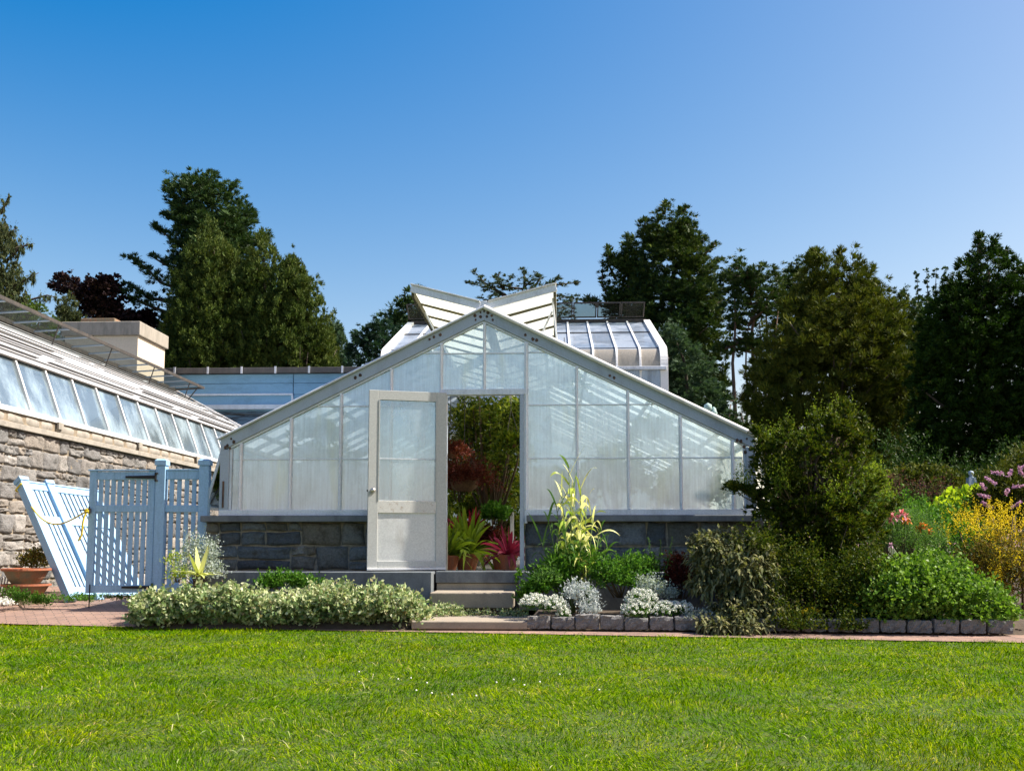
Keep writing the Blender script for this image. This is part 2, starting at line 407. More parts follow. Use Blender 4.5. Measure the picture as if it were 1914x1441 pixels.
def tree(name, label, cat, prof, Y, mat, sty='pine', rp=9, dens=6.0, k=34, extra=(), bark=None, trunk_r=.25, trunks=None, depth=.85, group=None, limbs=26, shell=.80, lump=.14, cl=4, fill=.75):
    S = STY[sty]; r = rp*Y/F
    z, xl, xr = profile(prof, Y); bx = W((prof[-1][1]+prof[-1][2])/2, 1000, Y).x
    t = empty(name, (bx, Y, 0), 0, label, cat, group); sh = np.array([bx, Y, 0])
    area = float(np.sum((z[1:]-z[:-1])*((xr-xl)[1:]+(xr-xl)[:-1])/2))
    nt_ = int(1.7*dens*area/(pi*r*r)); nb = max(12, nt_//24)
    E, Ob, (cx, hw, q) = crown_centres(prof, Y, nb, depth, shell, lump)
    jag = 1+S['jag']*(RNG.random(nb)*1.4-.6)
    ax = np.stack([cx, np.full(nb, Y), q], 1); E = ax+(E-ax)*jag[:, None]; Rb = np.linalg.norm((E-ax)[:, :2], axis=1)
    A0 = ax.copy(); A0[:, 2] -= S['rise']*Rb; A0[:, 2] = np.maximum(A0[:, 2], z[0]*.75)
    # tufts strung along the boughs, in small groups
    pick = RNG.integers(0, nb, nt_//cl+1).repeat(cl)[:nt_]
    tt = 1-(1-S['t0'])*RNG.random(nt_//cl+1)**1.25
    g0 = RNG.normal(size=(nt_//cl+1, 2))
    tt = tt.repeat(cl)[:nt_]; g0 = g0.repeat(cl, 0)[:nt_]
    tang = np.stack([-Ob[:, 1], Ob[:, 0], np.zeros(nb)], 1)
    P = A0[pick]+(E[pick]-A0[pick])*tt[:, None]
    P[:, 2] -= (S['rise']*.4*Rb[pick])*np.sin(pi*tt)*.6
    wv = np.sin(pi*np.clip(tt*.85, 0, 1))
    P += tang[pick]*(g0[:, :1]*S['lat']*Rb[pick][:, None]*wv[:, None]); P[:, 2] += g0[:, 1]*S['th']*Rb[pick]*wv
    P += RNG.normal(size=P.shape)*r*np.array([1.0, 1.0, .75])
    O2 = Ob[pick]
    nf = int(nt_*fill); ng = max(4, nf//6)
    Cf, Of, _ = crown_centres(prof, Y, ng, depth, .62, lump)
    ip = RNG.integers(0, ng, nf); Pf = Cf[ip]+RNG.normal(size=(nf, 3))*r*np.array([1.5, 1.5, 1.0])
    cxf = np.interp(Pf[:, 2], z, (xl+xr)/2); hwf = np.interp(Pf[:, 2], z, (xr-xl)/2)*1.0
    Pf[:, 0] = np.clip(Pf[:, 0], cxf-hwf, cxf+hwf)
    P = np.concatenate([P, Pf]); O2 = np.concatenate([O2, Of[ip]])
    for pts, n, spx in extra:
        Q = [np.array(W(a, b, Y)) for a, b in pts]; f = RNG.random(n)**.8*(len(Q)-1); ki = f.astype(int); ki = np.minimum(ki, len(Q)-2)
        Qa = np.array(Q); pp = Qa[ki]+(Qa[ki+1]-Qa[ki])*(f-ki)[:, None]; sp = spx*Y/F*(1.15-.7*f/(len(Q)-1))
        pp = pp+RNG.normal(size=pp.shape)*sp[:, None]*np.array([.8, 1.6, .55])
        d = Qa[-1]-Qa[0]; d = d/np.linalg.norm(d); P = np.concatenate([P, pp]); O2 = np.concatenate([O2, np.tile(d, (n, 1))])
    n = len(P); rr = r*(.65+.65*RNG.random(n))
    Dm = unit(O2*S['dr'][0]+np.array([0, 0, S['dr'][1]])+RNG.normal(size=(n, 3))*.25)
    def leaves(kk, a, b, ln, lw):
        v = unit(RNG.normal(size=(n, kk, 3))+Dm[:, None]*1.15)
        Pb = P[:, None]+v*np.array(S['an'])*(rr[:, None]*(a+b*RNG.random((n, kk))))[..., None]
        Dd = unit(v*np.array(S['an'])+Dm[:, None]*.5)
        L_ = (rr[:, None]*ln*(.7+.6*RNG.random((n, kk))))
        return Pb.reshape(-1, 3), Dd.reshape(-1, 3), L_.ravel(), (L_*lw).ravel()
    A = leaves(k, .20, .55, .62, S['lw']); B = leaves(4, -.2, .3, 1.0, max(.5, S['lw']))
    Pq = np.concatenate([A[0], B[0]]); Dq = np.concatenate([A[1], B[1]]); Lq = np.concatenate([A[2], B[2]]); Wq = np.concatenate([A[3], B[3]])
    leafobj('crown', Pq-sh, Dq, Lq, Wq, mat, t)
    mb = MB(); zt = z[-1]
    for dx, rt, top in (trunks or [(0, trunk_r, .93)]):
        pts = []; m = 10
        for i in range(m+1):
            s_ = i/m; zc = zt*top*s_; c_ = np.interp(zc, z, (xl+xr)/2) if zc > z[0] else (xl[0]+xr[0])/2
            x = (bx+dx)*(1-s_)+(c_+dx)*s_+.06*sin(i*2.1+dx*5)
            pts.append((x-bx, .06*cos(i*1.7+dx), zc))
        mb.tube(pts, [rt*(1-.85*i/m)+.01 for i in range(m+1)], 9)
    for i in RNG.choice(nb, min(limbs, nb), replace=False):
        a = Vector(A0[i]-sh); b = Vector(E[i]-sh); mid = a.lerp(b, .5)-Vector((0, 0, S['rise']*.2*Rb[i]))
        mb.tube([a, mid, b], [trunk_r*.26, trunk_r*.17, trunk_r*.05], 5)
    for pts, n_, spx in extra:
        mb.tube([Vector(W(a, b, Y))-Vector(sh) for a, b in pts], [trunk_r*.3*(1-.8*i/(len(pts)-1)) for i in range(len(pts))], 5)
    mb.build('trunk', bark or m_bark, t, smooth=True)
    return t

def ellc(ells, n, lump=.15, zmin=-.2, shell=.6):
    """points near the surface of a set of ellipsoids ((x,y,z),(rx,ry,rz))"""
    w = np.array([e[1][0]*e[1][2]+e[1][0]*e[1][1] for e in ells]); w = w/w.sum()
    idx = RNG.choice(len(ells), n, p=w)
    c = np.array([e[0] for e in ells])[idx]; r = np.array([e[1] for e in ells])[idx]
    d = rdir(n*3); d = d[d[:, 2] > zmin][:n]
    while len(d) < n: d = np.concatenate([d, d])[:n]
    q = 1-(1-shell)*RNG.random(n)[:, None]**1.5
    lm = 1+lump*np.sin(d[:, :1]*7+c[:, :1]*3)*np.cos(d[:, 2:3]*6+d[:, 1:2]*5)
    return c+d*r*q*lm, unit(d/r)
def bush(name, label, cat, ells, mat, n_sp=800, k=12, leaf=(.05, .02), splen=.15, out=.7, up=.4, rnd=.5, spread=.8, droop=.1,
         group=None, stems=8, lump=.15, shell=.6, updir=.0, flat=0.0, fold=.25, stemmat=None, parts=(), kind=None, part='foliage', jit=.008, zmin=-.2):
    bx = float(np.mean([e[0][0] for e in ells])); by = float(np.mean([e[0][1] for e in ells])); bz = min(e[0][2]-e[1][2] for e in ells)
    bz = max(bz, 0)
    B, Nn = ellc(ells, n_sp, lump, zmin, shell)
    Dv = unit(Nn*out+rdir(n_sp)*rnd+np.array([0, 0, up]))
    B = B-Dv*splen*.5
    P, D, Lf = sprigs(B, Dv, splen*(.6+.8*RNG.random(n_sp)), k, leaf[0], spread, droop, jit, updir)
    P[:, 2] = np.maximum(P[:, 2], bz+.004)
    sh = np.array([bx, by, bz])
    Wd = leaf[1]*(.7+.6*RNG.random(len(P)))
    if kind == 'stuff':
        o = leafobj(name, P-sh, D, Lf, Wd, mat, None, fold, flat); o.location = sh
        return tag(o, label, cat, group, 'stuff')
    t = empty(name, (bx, by, bz), 0, label, cat, group)
    leafobj(part, P-sh, D, Lf, Wd, mat, t, fold, flat)
    if stems:
        mb = MB()
        for i in RNG.choice(n_sp, min(stems, n_sp), replace=False):
            b = Vector(B[i]-sh); a = Vector((b.x*.25+random.uniform(-.03, .03), b.y*.25, 0)); mid = a.lerp(b, .5)+Vector((b.x*.12, b.y*.1, .02))
            s = .0035+.012*b.z
            mb.tube([a, mid, b], [s*1.3, s, s*.4], 5)
        mb.build('stem', stemmat or m_twig, t, smooth=True)
    return t

# ------------------------------------------------------------------ foliage materials
f_pine = foliage('pine needles', [(.012, .034, .014), (.028, .062, .018), (.06, .10, .03), (.035, .075, .02)], .5, .15)
f_pineR = foliage('dark pine needles', [(.010, .030, .014), (.026, .060, .020), (.055, .095, .022)], .5, .15, (.25, (1.7, 1.25, .7)))
f_jun = foliage('juniper scales', [(.032, .055, .012), (.070, .105, .020), (.125, .150, .028), (.05, .085, .016)], .6, .15, (.5, (.75, .85, .8)))
f_beech = foliage('purple leaves', [(.012, .008, .010), (.03, .016, .018), (.06, .034, .03)], .4, .15)
f_weep = foliage('weeping needles', [(.04, .06, .02), (.09, .10, .035), (.05, .08, .05)], .6, .25)
f_yew = foliage('blue green needles', [(.012, .035, .022), (.03, .065, .035), (.015, .04, .02)], .5, .2)
f_cedar = foliage('cedar needles', [(.03, .05, .03), (.06, .085, .05), (.04, .06, .03)], .6, .2)
f_spruce = foliage('spruce needles', [(.03, .065, .035), (.075, .125, .065), (.045, .085, .042)], .6, .2)
f_crypt = foliage('bronze green needles', [(.034, .046, .007), (.080, .095, .012), (.135, .130, .016), (.052, .078, .012)], .6, .2, (.4, (.7, .85, .8)))
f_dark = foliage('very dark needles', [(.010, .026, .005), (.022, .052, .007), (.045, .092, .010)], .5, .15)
f_light = foliage('young green leaves', [(.06, .10, .02), (.10, .16, .03)], .5, .4)
f_shrub = foliage('feathery shrub leaves', [(.016, .036, .006), (.045, .075, .008), (.10, .115, .012), (.028, .055, .007), (.17, .16, .015)], .45, .3, (1.6, (.7, .8, .7)))
f_shrubtop = foliage('yellow green sprigs', [(.10, .17, .015), (.22, .26, .03), (.08, .15, .015)], .45, .4)
f_hyd = foliage('glossy green leaves', [(.045, .11, .012), (.12, .24, .02), (.24, .37, .06), (.07, .15, .015)], .4, .3, None, .35)
f_sage = foliage('sage leaves', [(.09, .115, .05), (.17, .18, .08), (.30, .28, .13), (.07, .09, .045)], .7, .25)
f_silver = foliage('silver leaves', [(.30, .36, .33), (.45, .50, .47), (.22, .28, .24)], .8, .2)
f_art = foliage('variegated leaves', [(.12, .22, .08), (.30, .40, .18), (.62, .64, .36), (.20, .32, .11), (.74, .74, .48), (.08, .15, .05), (.30, .24, .13)], .6, .3, None, .3, (1.1, 1.15, .8))
f_green = foliage('fresh green leaves', [(.03, .10, .012), (.07, .17, .02), (.12, .24, .03)], .45, .35)
f_fern = foliage('soft green leaves', [(.05, .12, .03), (.10, .20, .05), (.14, .24, .06)], .5, .35)
f_yell = foliage('yellow flowers', [(.62, .42, .02), (.8, .6, .03), (.5, .38, .02)], .7, .3)
f_gold = foliage('golden bronze stems', [(.22, .13, .025), (.08, .10, .02), (.26, .20, .03), (.14, .08, .02), (.07, .11, .02)], .7, .3)
f_lime = foliage('chartreuse leaves', [(.30, .40, .02), (.45, .52, .04), (.22, .34, .02)], .5, .4)
f_white = foliage('white flowers', [(.80, .80, .74), (.9, .9, .86), (.68, .70, .58)], .8, .2, None, .3, (1, 1, 1))
f_purp = foliage('mauve flowers', [(.42, .20, .36), (.60, .34, .48), (.68, .46, .56)], .8, .3, None, .3, (1, 1, 1))
f_plum = foliage('plum spikes', [(.06, .03, .035), (.13, .05, .06), (.05, .07, .02), (.09, .11, .03)], .8, .3)
f_pink = foliage('pink petals', [(.85, .30, .35), (.9, .55, .55), (.75, .10, .14)], .6, .4, None, .3, (1, 1, 1))
f_orange = foliage('orange petals', [(.85, .22, .03), (.9, .34, .05)], .6, .4, None, .3, (1, 1, 1))
f_brom = foliage('bromeliad leaves', [(.13, .20, .02), (.24, .30, .03), (.08, .14, .02)], .35, .4)
f_red = foliage('red bromeliad leaves', [(.20, .012, .018), (.42, .03, .05), (.12, .01, .02)], .35, .35, None, .5, (1.3, .8, .8))
f_mag = foliage('magenta leaves', [(.22, .02, .045), (.36, .04, .085), (.12, .012, .03)], .35, .35, None, .5, (1.2, .8, .9))
f_maroon = foliage('maroon leaves', [(.07, .015, .012), (.14, .03, .02), (.05, .02, .012)], .5, .3)
f_vine = foliage('greenhouse vine leaves', [(.025, .055, .006), (.075, .115, .010), (.22, .24, .025), (.035, .07, .008)], .35, .35)
f_agave = foliage('pale agave leaves', [(.52, .56, .16), (.66, .66, .28)], .45, .2)

# reed leaves: cream stripes run along the blade
def stripemat():
    m, nt, b = M('striped reed leaves', (.4, .5, .1), .4)
    g = nt.nodes.new('ShaderNodeNewGeometry')
    r = ramp(nt, [(0, (.18, .34, .03)), (.25, (.48, .58, .07)), (.5, (.80, .80, .20)), (1, (.90, .88, .40))], g.outputs['Random Per Island'])
    nt.links.new(r.outputs[0], b.inputs['Base Color'])
    t = nt.nodes.new('ShaderNodeBsdfTranslucent'); nt.links.new(r.outputs[0], t.inputs[0])
    mx = nt.nodes.new('ShaderNodeMixShader'); mx.inputs[0].default_value = .35
    nt.links.new(b.outputs[0], mx.inputs[1]); nt.links.new(t.outputs[0], mx.inputs[2])
    nt.links.new(mx.outputs[0], nt.nodes['Material Output'].inputs['Surface'])
    return m
f_reed = stripemat()

# grass: lawn patches + blade-by-blade colour
def grassmat():
    m, nt, b = M('lawn grass', (.1, .2, .02), .8, 0, .0)
    g = nt.nodes.new('ShaderNodeNewGeometry')
    r = ramp(nt, [(0, (.014, .050, .000)), (.25, (.055, .135, .000)), (.5, (.11, .225, .001)), (.8, (.21, .345, .002)), (.955, (.31, .43, .008)), (.975, (.42, .44, .10)), (1, (.52, .48, .20))], g.outputs['Random Per Island'])
    co = objco(nt)
    n1 = noisen(nt, co, 1.3, 4, .6); p = ramp(nt, [(.35, (.66, .82, .6)), (.65, (1.35, 1.15, 1.0))], n1)
    n2 = noisen(nt, co, 5.5, 3); p2 = ramp(nt, [(.3, (.80, .88, .9)), (.7, (1.18, 1.08, 1.2))], n2)
    c = mixc(nt, r.outputs[0], p.outputs[0], 1.0, 'MULTIPLY'); c = mixc(nt, c, p2.outputs[0], 1.0, 'MULTIPLY')
    n3 = noisen(nt, co, .8, 5, .65); p3 = ramp(nt, [(.54, (1, 1, 1)), (.72, (1.28, .98, 1.8))], n3)
    c = mixc(nt, c, p3.outputs[0], 1.0, 'MULTIPLY')
    nt.links.new(c, b.inputs['Base Color'])
    t = nt.nodes.new('ShaderNodeBsdfTranslucent'); nt.links.new(mixc(nt, c, (1.3, 1.3, .5), 1.0, 'MULTIPLY'), t.inputs[0])
    mx = nt.nodes.new('ShaderNodeMixShader'); mx.inputs[0].default_value = .4
    nt.links.new(b.outputs[0], mx.inputs[1]); nt.links.new(t.outputs[0], mx.inputs[2])
    nt.links.new(mx.outputs[0], nt.nodes['Material Output'].inputs['Surface'])
    return m
m_grass = grassmat()

def brickmat():
    m, nt, b = M('brick paving', (.3, .15, .1), .9)
    tc = nt.nodes.new('ShaderNodeTexCoord'); mp = nt.nodes.new('ShaderNodeMapping')
    mp.inputs['Rotation'].default_value = (0, 0, rad(-28)); nt.links.new(tc.outputs['Object'], mp.inputs['Vector'])
    nz = N(nt, 'ShaderNodeTexNoise'); nz.inputs['Scale'].default_value = 6; nt.links.new(mp.outputs[0], nz.inputs['Vector'])
    ad = N(nt, 'ShaderNodeVectorMath', operation='MULTIPLY_ADD'); ad.inputs[1].default_value = (.02, .02, 0)
    nt.links.new(nz.outputs['Color'], ad.inputs[0]); nt.links.new(mp.outputs[0], ad.inputs[2])
    br = N(nt, 'ShaderNodeTexBrick'); nt.links.new(ad.outputs[0], br.inputs['Vector'])
    br.inputs['Scale'].default_value = 1; br.inputs['Brick Width'].default_value = .2; br.inputs['Row Height'].default_value = .1
    br.inputs['Mortar Size'].default_value = .006; br.inputs['Mortar Smooth'].default_value = .3
    br.inputs['Color1'].default_value = (.29, .185, .14, 1); br.inputs['Color2'].default_value = (.22, .145, .115, 1)
    br.inputs['Mortar'].default_value = (.10, .08, .06, 1)
    co = objco(nt); n1 = noisen(nt, co, 2.2, 8, .7)
    v = ramp(nt, [(.3, (.75, .75, .75)), (.7, (1.3, 1.25, 1.2))], n1)
    nt.links.new(mixc(nt, br.outputs['Color'], v.outputs[0], 1.0, 'MULTIPLY'), b.inputs['Base Color'])
    n2 = noisen(nt, co, 60, 4); a = N(nt, 'ShaderNodeMath', operation='SUBTRACT'); nt.links.new(n2, a.inputs[0]); nt.links.new(br.outputs['Fac'], a.inputs[1])
    bump(nt, b, a.outputs[0], .5, .01)
    return m
m_brick = brickmat()
m_ground = worn('earth and rough grass', (.05, .075, .02), (.09, .08, .04), .95, 0, 1.2, .45, .65, (1, 1, 1), .8, 8)
m_lawnsoil = worn('lawn thatch', (.045, .085, .004), (.07, .08, .012), .95, 0, 8, .45, .65, (1, 1, 1), .8, 30)

# ================================================================== GROUND
def sheet(name, poly, z, mat, grid=None):
    mb = MB(); mb.add([(x, y, z if not callable(z) else z(x, y)) for x, y in poly], [tuple(range(len(poly)))])
    return tag(mb.build(name, mat), kind='structure')
sheet('ground', [(-600, -60), (600, -60), (600, 900), (-600, 900)], -.012, m_ground)
def lawn_y(x): return 9.85-.20*(x+.28)
sheet('lawn_soil', [(-30, -3), (30, -3), (30, lawn_y(30)), (-30, lawn_y(-30))], -.004, m_lawnsoil)
# paved path: a kerb-high sheet running along the beds, widening to the gate yard on the left
def yard_z(x, y): return .028+max(0, (y-10.6))*.045
mb = MB()
xs = np.linspace(-30, 30, 61); rows = []
for x in xs:
    y0 = lawn_y(x)-.05
    y1 = 15.5 if x < -3.6 else (10.5-.13*x if x < 6 else 14)
    rows.append([(x, y0+(y1-y0)*t, 0) for t in np.linspace(0, 1, 9)])
vs = [(p[0], p[1], (yard_z(p[0], p[1])-.02 if p[0] < -3 else .008)) for r in rows for p in r]
fs = [(i*9+j, (i+1)*9+j, (i+1)*9+j+1, i*9+j+1) for i in range(60) for j in range(8)]
mb.add(vs, fs); tag(mb.build('brick_path', m_brick), kind='structure')
# planting beds
def mound(name, x0, x1, y0f, y1f, z, nx=40, ny=10):
    mb = MB(); vs = []; 
    for i in range(nx+1):
        x = x0+(x1-x0)*i/nx
        for j in range(ny+1):
            t = j/ny; y = y0f(x)*(1-t)+y1f(x)*t
            e = min(1, t*6)*min(1, (nx-abs(2*i-nx))/2+.0)
            vs.append((x, y, z*e+.02+.015*mnoise.noise(Vector((x*3, y*3, 0)))+(.0 if e else -.03)))
    mb.add(vs, [(i*(ny+1)+j, (i+1)*(ny+1)+j, (i+1)*(ny+1)+j+1, i*(ny+1)+j+1) for i in range(nx) for j in range(ny)])
    return tag(mb.build(name, m_soil, smooth=True), kind='structure')
mound('bed_soil', -3.9, -.98, lambda x: 10.1-.05*x, lambda x: 11.6-.04*x, .10)
mound('bed_soil', .17, 5.3, lambda x: 10.12-.12*x, lambda x: 12.0-.05*x, .11)
mound('bed_soil', 2.75, 30, lambda x: 11.4, lambda x: 24, .10, 60, 30)

# ================================================================== STONE MASONRY
def masonry(s0, s1, z0, z1, rows, wr, put, bulge=.03, split=.3, gap=.012, n=6, holes=(), rnd=1.0, pw_=8):
    """rows of individual rough stones; put(s, z, off) -> 3D.  returns verts, quads"""
    Vs = []; Fs = []; cnt = 0; z = z0
    gr = np.sin(np.linspace(-1, 1, n)*pi/2); GX, GZ = np.meshgrid(gr, gr, indexing='ij')
    prof = (1-np.abs(GX)**pw_)*(1-np.abs(GZ)**pw_)
    def stone(a, b, c, d):
        nonlocal cnt
        for h in holes:
            if a < h[1] and b > h[0] and c < h[3] and d > h[2]: return
        a += gap/2; b -= gap/2; c += gap/2; d -= gap/2
        if b-a < .03 or d-c < .03: return
        ph = RNG.random(6)*6.28; jit = RNG.normal(size=(4, 2))*.006*rnd
        cx = (a+b)/2; cz = (c+d)/2
        S = cx+GX*(b-a)/2; Zq = cz+GZ*(d-c)/2
        # wobble the outline
        S = S+.006*rnd*np.sin(GZ*2+ph[0])*np.abs(GX)+jit[0, 0]*GX*GZ; Zq = Zq+.006*rnd*np.sin(GX*2.4+ph[1])*np.abs(GZ)
        h = bulge*(.45+.4*RNG.random())*prof+bulge*.35*prof*(.6*np.sin(GX*2.1+ph[2])*np.cos(GZ*1.8+ph[3])+.6*np.sin(GX*4.3+GZ*3.7+ph[4]))+bulge*.28*prof*RNG.normal(size=GX.shape)
        h = h-(.02)*(1-prof)
        pts = [put(S[i, j], Zq[i, j], h[i, j]) for i in range(n) for j in range(n)]
        Vs.extend(pts)
        for i in range(n-1):
            for j in range(n-1):
                q = cnt+i*n+j; Fs.append((q, q+n, q+n+1, q+1))
        cnt += n*n
    while z < z1-.04:
        h = min(random.uniform(*rows), z1-z)
        if z1-(z+h) < rows[0]*.6: h = z1-z
        s = s0-random.uniform(0, wr[0])
        while s < s1:
            w = random.uniform(*wr)
            a = max(s, s0); b = min(s+w, s1)
            if b-a > .04:
                if random.random() < split and h > .16:
                    k = random.uniform(.38, .62)*h
                    if random.random() < .5:
                        stone(a, b, z, z+k)
                        m = random.uniform(.35, .65)*(b-a)+a
                        stone(a, m, z+k, z+h); stone(m, b, z+k, z+h)
                    else:
                        stone(a, b, z, z+k); stone(a, b, z+k, z+h)
                else: stone(a, b, z, z+h)
            s += w
        z += h
    return np.array(Vs), np.array(Fs)

# ================================================================== MAIN GREENHOUSE
gh = bempty('greenhouse', label='gabled greenhouse of whitewashed glass on a dark stone base, with its white door open', cat='greenhouse')
EL = L(415, 820, 0); ER = L(1410, 818, 0); RG = L(905, 578, 0)
hu = (ER.x-EL.x)/2; uc = (ER.x+EL.x)/2; ze = (EL.z+ER.z)/2; zr = RG.z; ur = RG.x
LEN = 12.0
sl = (zr-ze)/(ur-EL.x); sr = (zr-ze)/(ER.x-ur)
def roof_z(u): return zr-(ur-u)*sl if u < ur else zr-(u-ur)*sr
zsill = Zg(957); zled_t = Zg(963.5); zled_b = Zg(975); zfl = Zg(1066)
TV = .148                                   # vertical thickness of the rafter
post = .11
# rafters
for sgn in (-1, 1):
    ue = EL.x if sgn < 0 else ER.x
    mb = MB(); poly = [(ue, roof_z(ue)), (ur, zr), (ur, zr-TV), (ue, roof_z(ue)-TV)]
    mb.prism(poly, 'y', -.05, .03)
    mb.build('rafter', m_beam, gh, .004)
    # top flange and tube; right one whiter and thicker, painting the sunlit highlight
    mb = MB(); e = .022
    mb.bar((ue+sgn*.03, 0, roof_z(ue+sgn*.03)+.012), (ur, 0, zr+.012), .15, .014); mb.tube([(ue+sgn*.03, -.078, roof_z(ue+sgn*.03)+.012), (ur, -.078, zr+.012)], .026 if sgn > 0 else .015, 10)
    mb.build('roof_edge', m_white if sgn > 0 else m_alu, gh)
    mb = MB(); pa = ue; pb = ue+(-sgn)*post
    mb.box(pa, pb, -.048, .03, zled_t, roof_z(ue)-TV+.02 if sgn > 0 else roof_z(ue)-TV+.02)
    mb.build('corner_post', m_beam, gh, .004)
    # inner trim under the rafter
    mb = MB(); ui = ue+(-sgn)*(post+.002)
    t = .028
    mb.prism([(ui, roof_z(ui)-TV-.002), (ur, zr-TV-.002), (ur, zr-TV-t), (ui, roof_z(ui)-TV-t)], 'y', -.03, .02)
    mb.box(ui, ui+(-sgn)*t, -.03, .02, zsill+.03, roof_z(ui)-TV-t)
    mb.build('frame_trim', m_alu, gh, .003)
# ridge cap
MB().prism([(ur-.07, zr-.03), (ur-.035, zr+.10), (ur+.035, zr+.10), (ur+.07, zr-.03)], 'y', -.03, LEN).build('ridge_cap', m_alu, gh, .004)
# sill, ledge
du0 = U(693)  # not used for geometry below the door opening
dl, dr = U(835), U(972)
dl2, dr2 = U(824), U(984)
mb = MB(); mb.box(EL.x+.0, dl-.005, -.055, .03, zled_t+.003, zsill+.028); mb.build('window_sill', m_alu, gh, .003)
mb = MB(); mb.box(dr2, ER.x, -.055, .03, zled_t+.003, zsill+.028); mb.build('window_sill', m_alu, gh, .003)
for a, b in ((U(383), dl-.24), (dr2+.004, U(1425))):
    MB().box(a, b, -.13, .16, zled_b, zled_t).build('stone_ledge', m_slab, gh, .008)
# mullions
mull = [450, 543, 636, 730, 824, 905, 983, 1079, 1175, 1273, 1370]
mu = [U(x) for x in mull]
mu[4] = dl2; mu[6] = dr2+.0
ZHEAD = Zg(731)
for i, u in enumerate(mu):
    w = .034; zb = zsill+.03
    if i == 5: zb = ZHEAD+.02
    if i == 4: zb = ZHEAD-.02
    if i == 6: w = .05
    zt = roof_z(u)-TV-.028
    mm = MB(); yf = -.04 if i in (4, 6) else -.032
    mm.box(u-w/2, u+w/2, yf, .016, zb, zt); mm.tube([(u, yf-.004, zb), (u, yf-.004, zt-.012)], .0125, 10)  # round rib added to catch a bright strip of sun
    mm.build('mullion', m_mull, gh)
# door frame
MB().box(dl2-.02, dr2+.02, -.055, .05, ZHEAD-.052, ZHEAD+.018).build('door_header', m_alu, gh, .004)
MB().box(dr, dr2-.028, -.06, .08, zfl, ZHEAD-.054).build('door_jamb', m_beam, gh, .004)
MB().box(dr2-.026, dr2+.012, -.045, .03, zled_b-.02, zsill+.028).build('door_jamb', m_alu, gh, .003)
MB().box(dl2-.0, dl, -.06, .08, zfl, ZHEAD-.054).build('door_jamb', m_beam, gh, .004)
# panes (one object per pane)
cuts = [Zg(857.5), Zg(758), Zg(660)]
edges = [EL.x+post+.03]+mu+[ER.x-post-.03]
def pane_poly(a, b, z0, z1):
    """part of the pane below the rafter between heights z0 and z1"""
    top = lambda u: roof_z(u)-TV-.026
    pts = []
    us = [a, b] if not (a < ur < b) else [a, ur, b]
    up = [(u, min(z1, top(u))) for u in us]
    # points where the rafter crosses z1
    q = []
    for k in range(len(us)-1):
        u0, u1 = us[k], us[k+1]; t0, t1 = top(u0), top(u1)
        q.append((u0, min(z1, t0)))
        if (t0-z1)*(t1-z1) < 0:
            t = (z1-t0)/(t1-t0); q.append((u0+(u1-u0)*t, z1))
        if k < len(us)-2: continue
    q.append((us[-1], min(z1, top(us[-1]))))
    q = [p for p in q if p[1] > z0+.002]
    # lower crossing
    low = []
    t0, t1 = top(a), top(b)
    la = a; lb = b
    if t0 < z0 and t1 > z0: la = a+(b-a)*(z0-t0)/(t1-t0)
    if t1 < z0 and t0 > z0: lb = a+(b-a)*(z0-t0)/(t1-t0)
    if t0 <= z0 and t1 <= z0: return None
    return [(la, z0)]+q+[(lb, z0)]
pane_i = 0
for i in range(len(edges)-1):
    a, b = edges[i], edges[i+1]
    zb0 = zsill+.03
    levels = [zb0]+cuts+[zr]
    if i in (5, 6): levels = [ZHEAD+.018, Zg(661), zr]
    if i in (0, 11): levels = [zb0, cuts[0], zr]
    # the two clear-light columns beside the ridge hold only upper panes
    if i == 5 or i == 6:
        pass
    for k in range(len(levels)-1):
        z0, z1 = levels[k], levels[k+1]
        lap = .012 if z1 < zr-.01 else 0
        yv = .002+.004*(k % 2)
        poly = pane_poly(a+.005, b-.005, z0, z1+lap)
        if not poly or len(poly) < 3: continue
        mat = g_lower if (k == 0 and i not in (5, 6)) else (g_front if z1 < zr-.3 or i in (5, 6) and k == 0 else g_top)
        me = MB(); me.add([(p[0], yv, p[1]) for p in poly], [tuple(range(len(poly)))])
        o = me.build('glass_pane', mat, gh)
    # the thin lap lines between the panes
    for z in levels[1:-1]:
        top = min(roof_z(a), roof_z(b))-TV
        if max(roof_z(a), roof_z(b))-TV < z+.01: continue
        aa, bb = a, b
        if roof_z(a)-TV-.03 < z: aa = ur-(zr-TV-.03-z)/sl if a < ur else a
        if roof_z(b)-TV-.03 < z: bb = ur+(zr-TV-.03-z)/sr if b > ur else b
        MB().box(aa+.012, bb-.012, -.008, .012, z-.004, z+.009).build('glazing_strip', m_mull, gh)
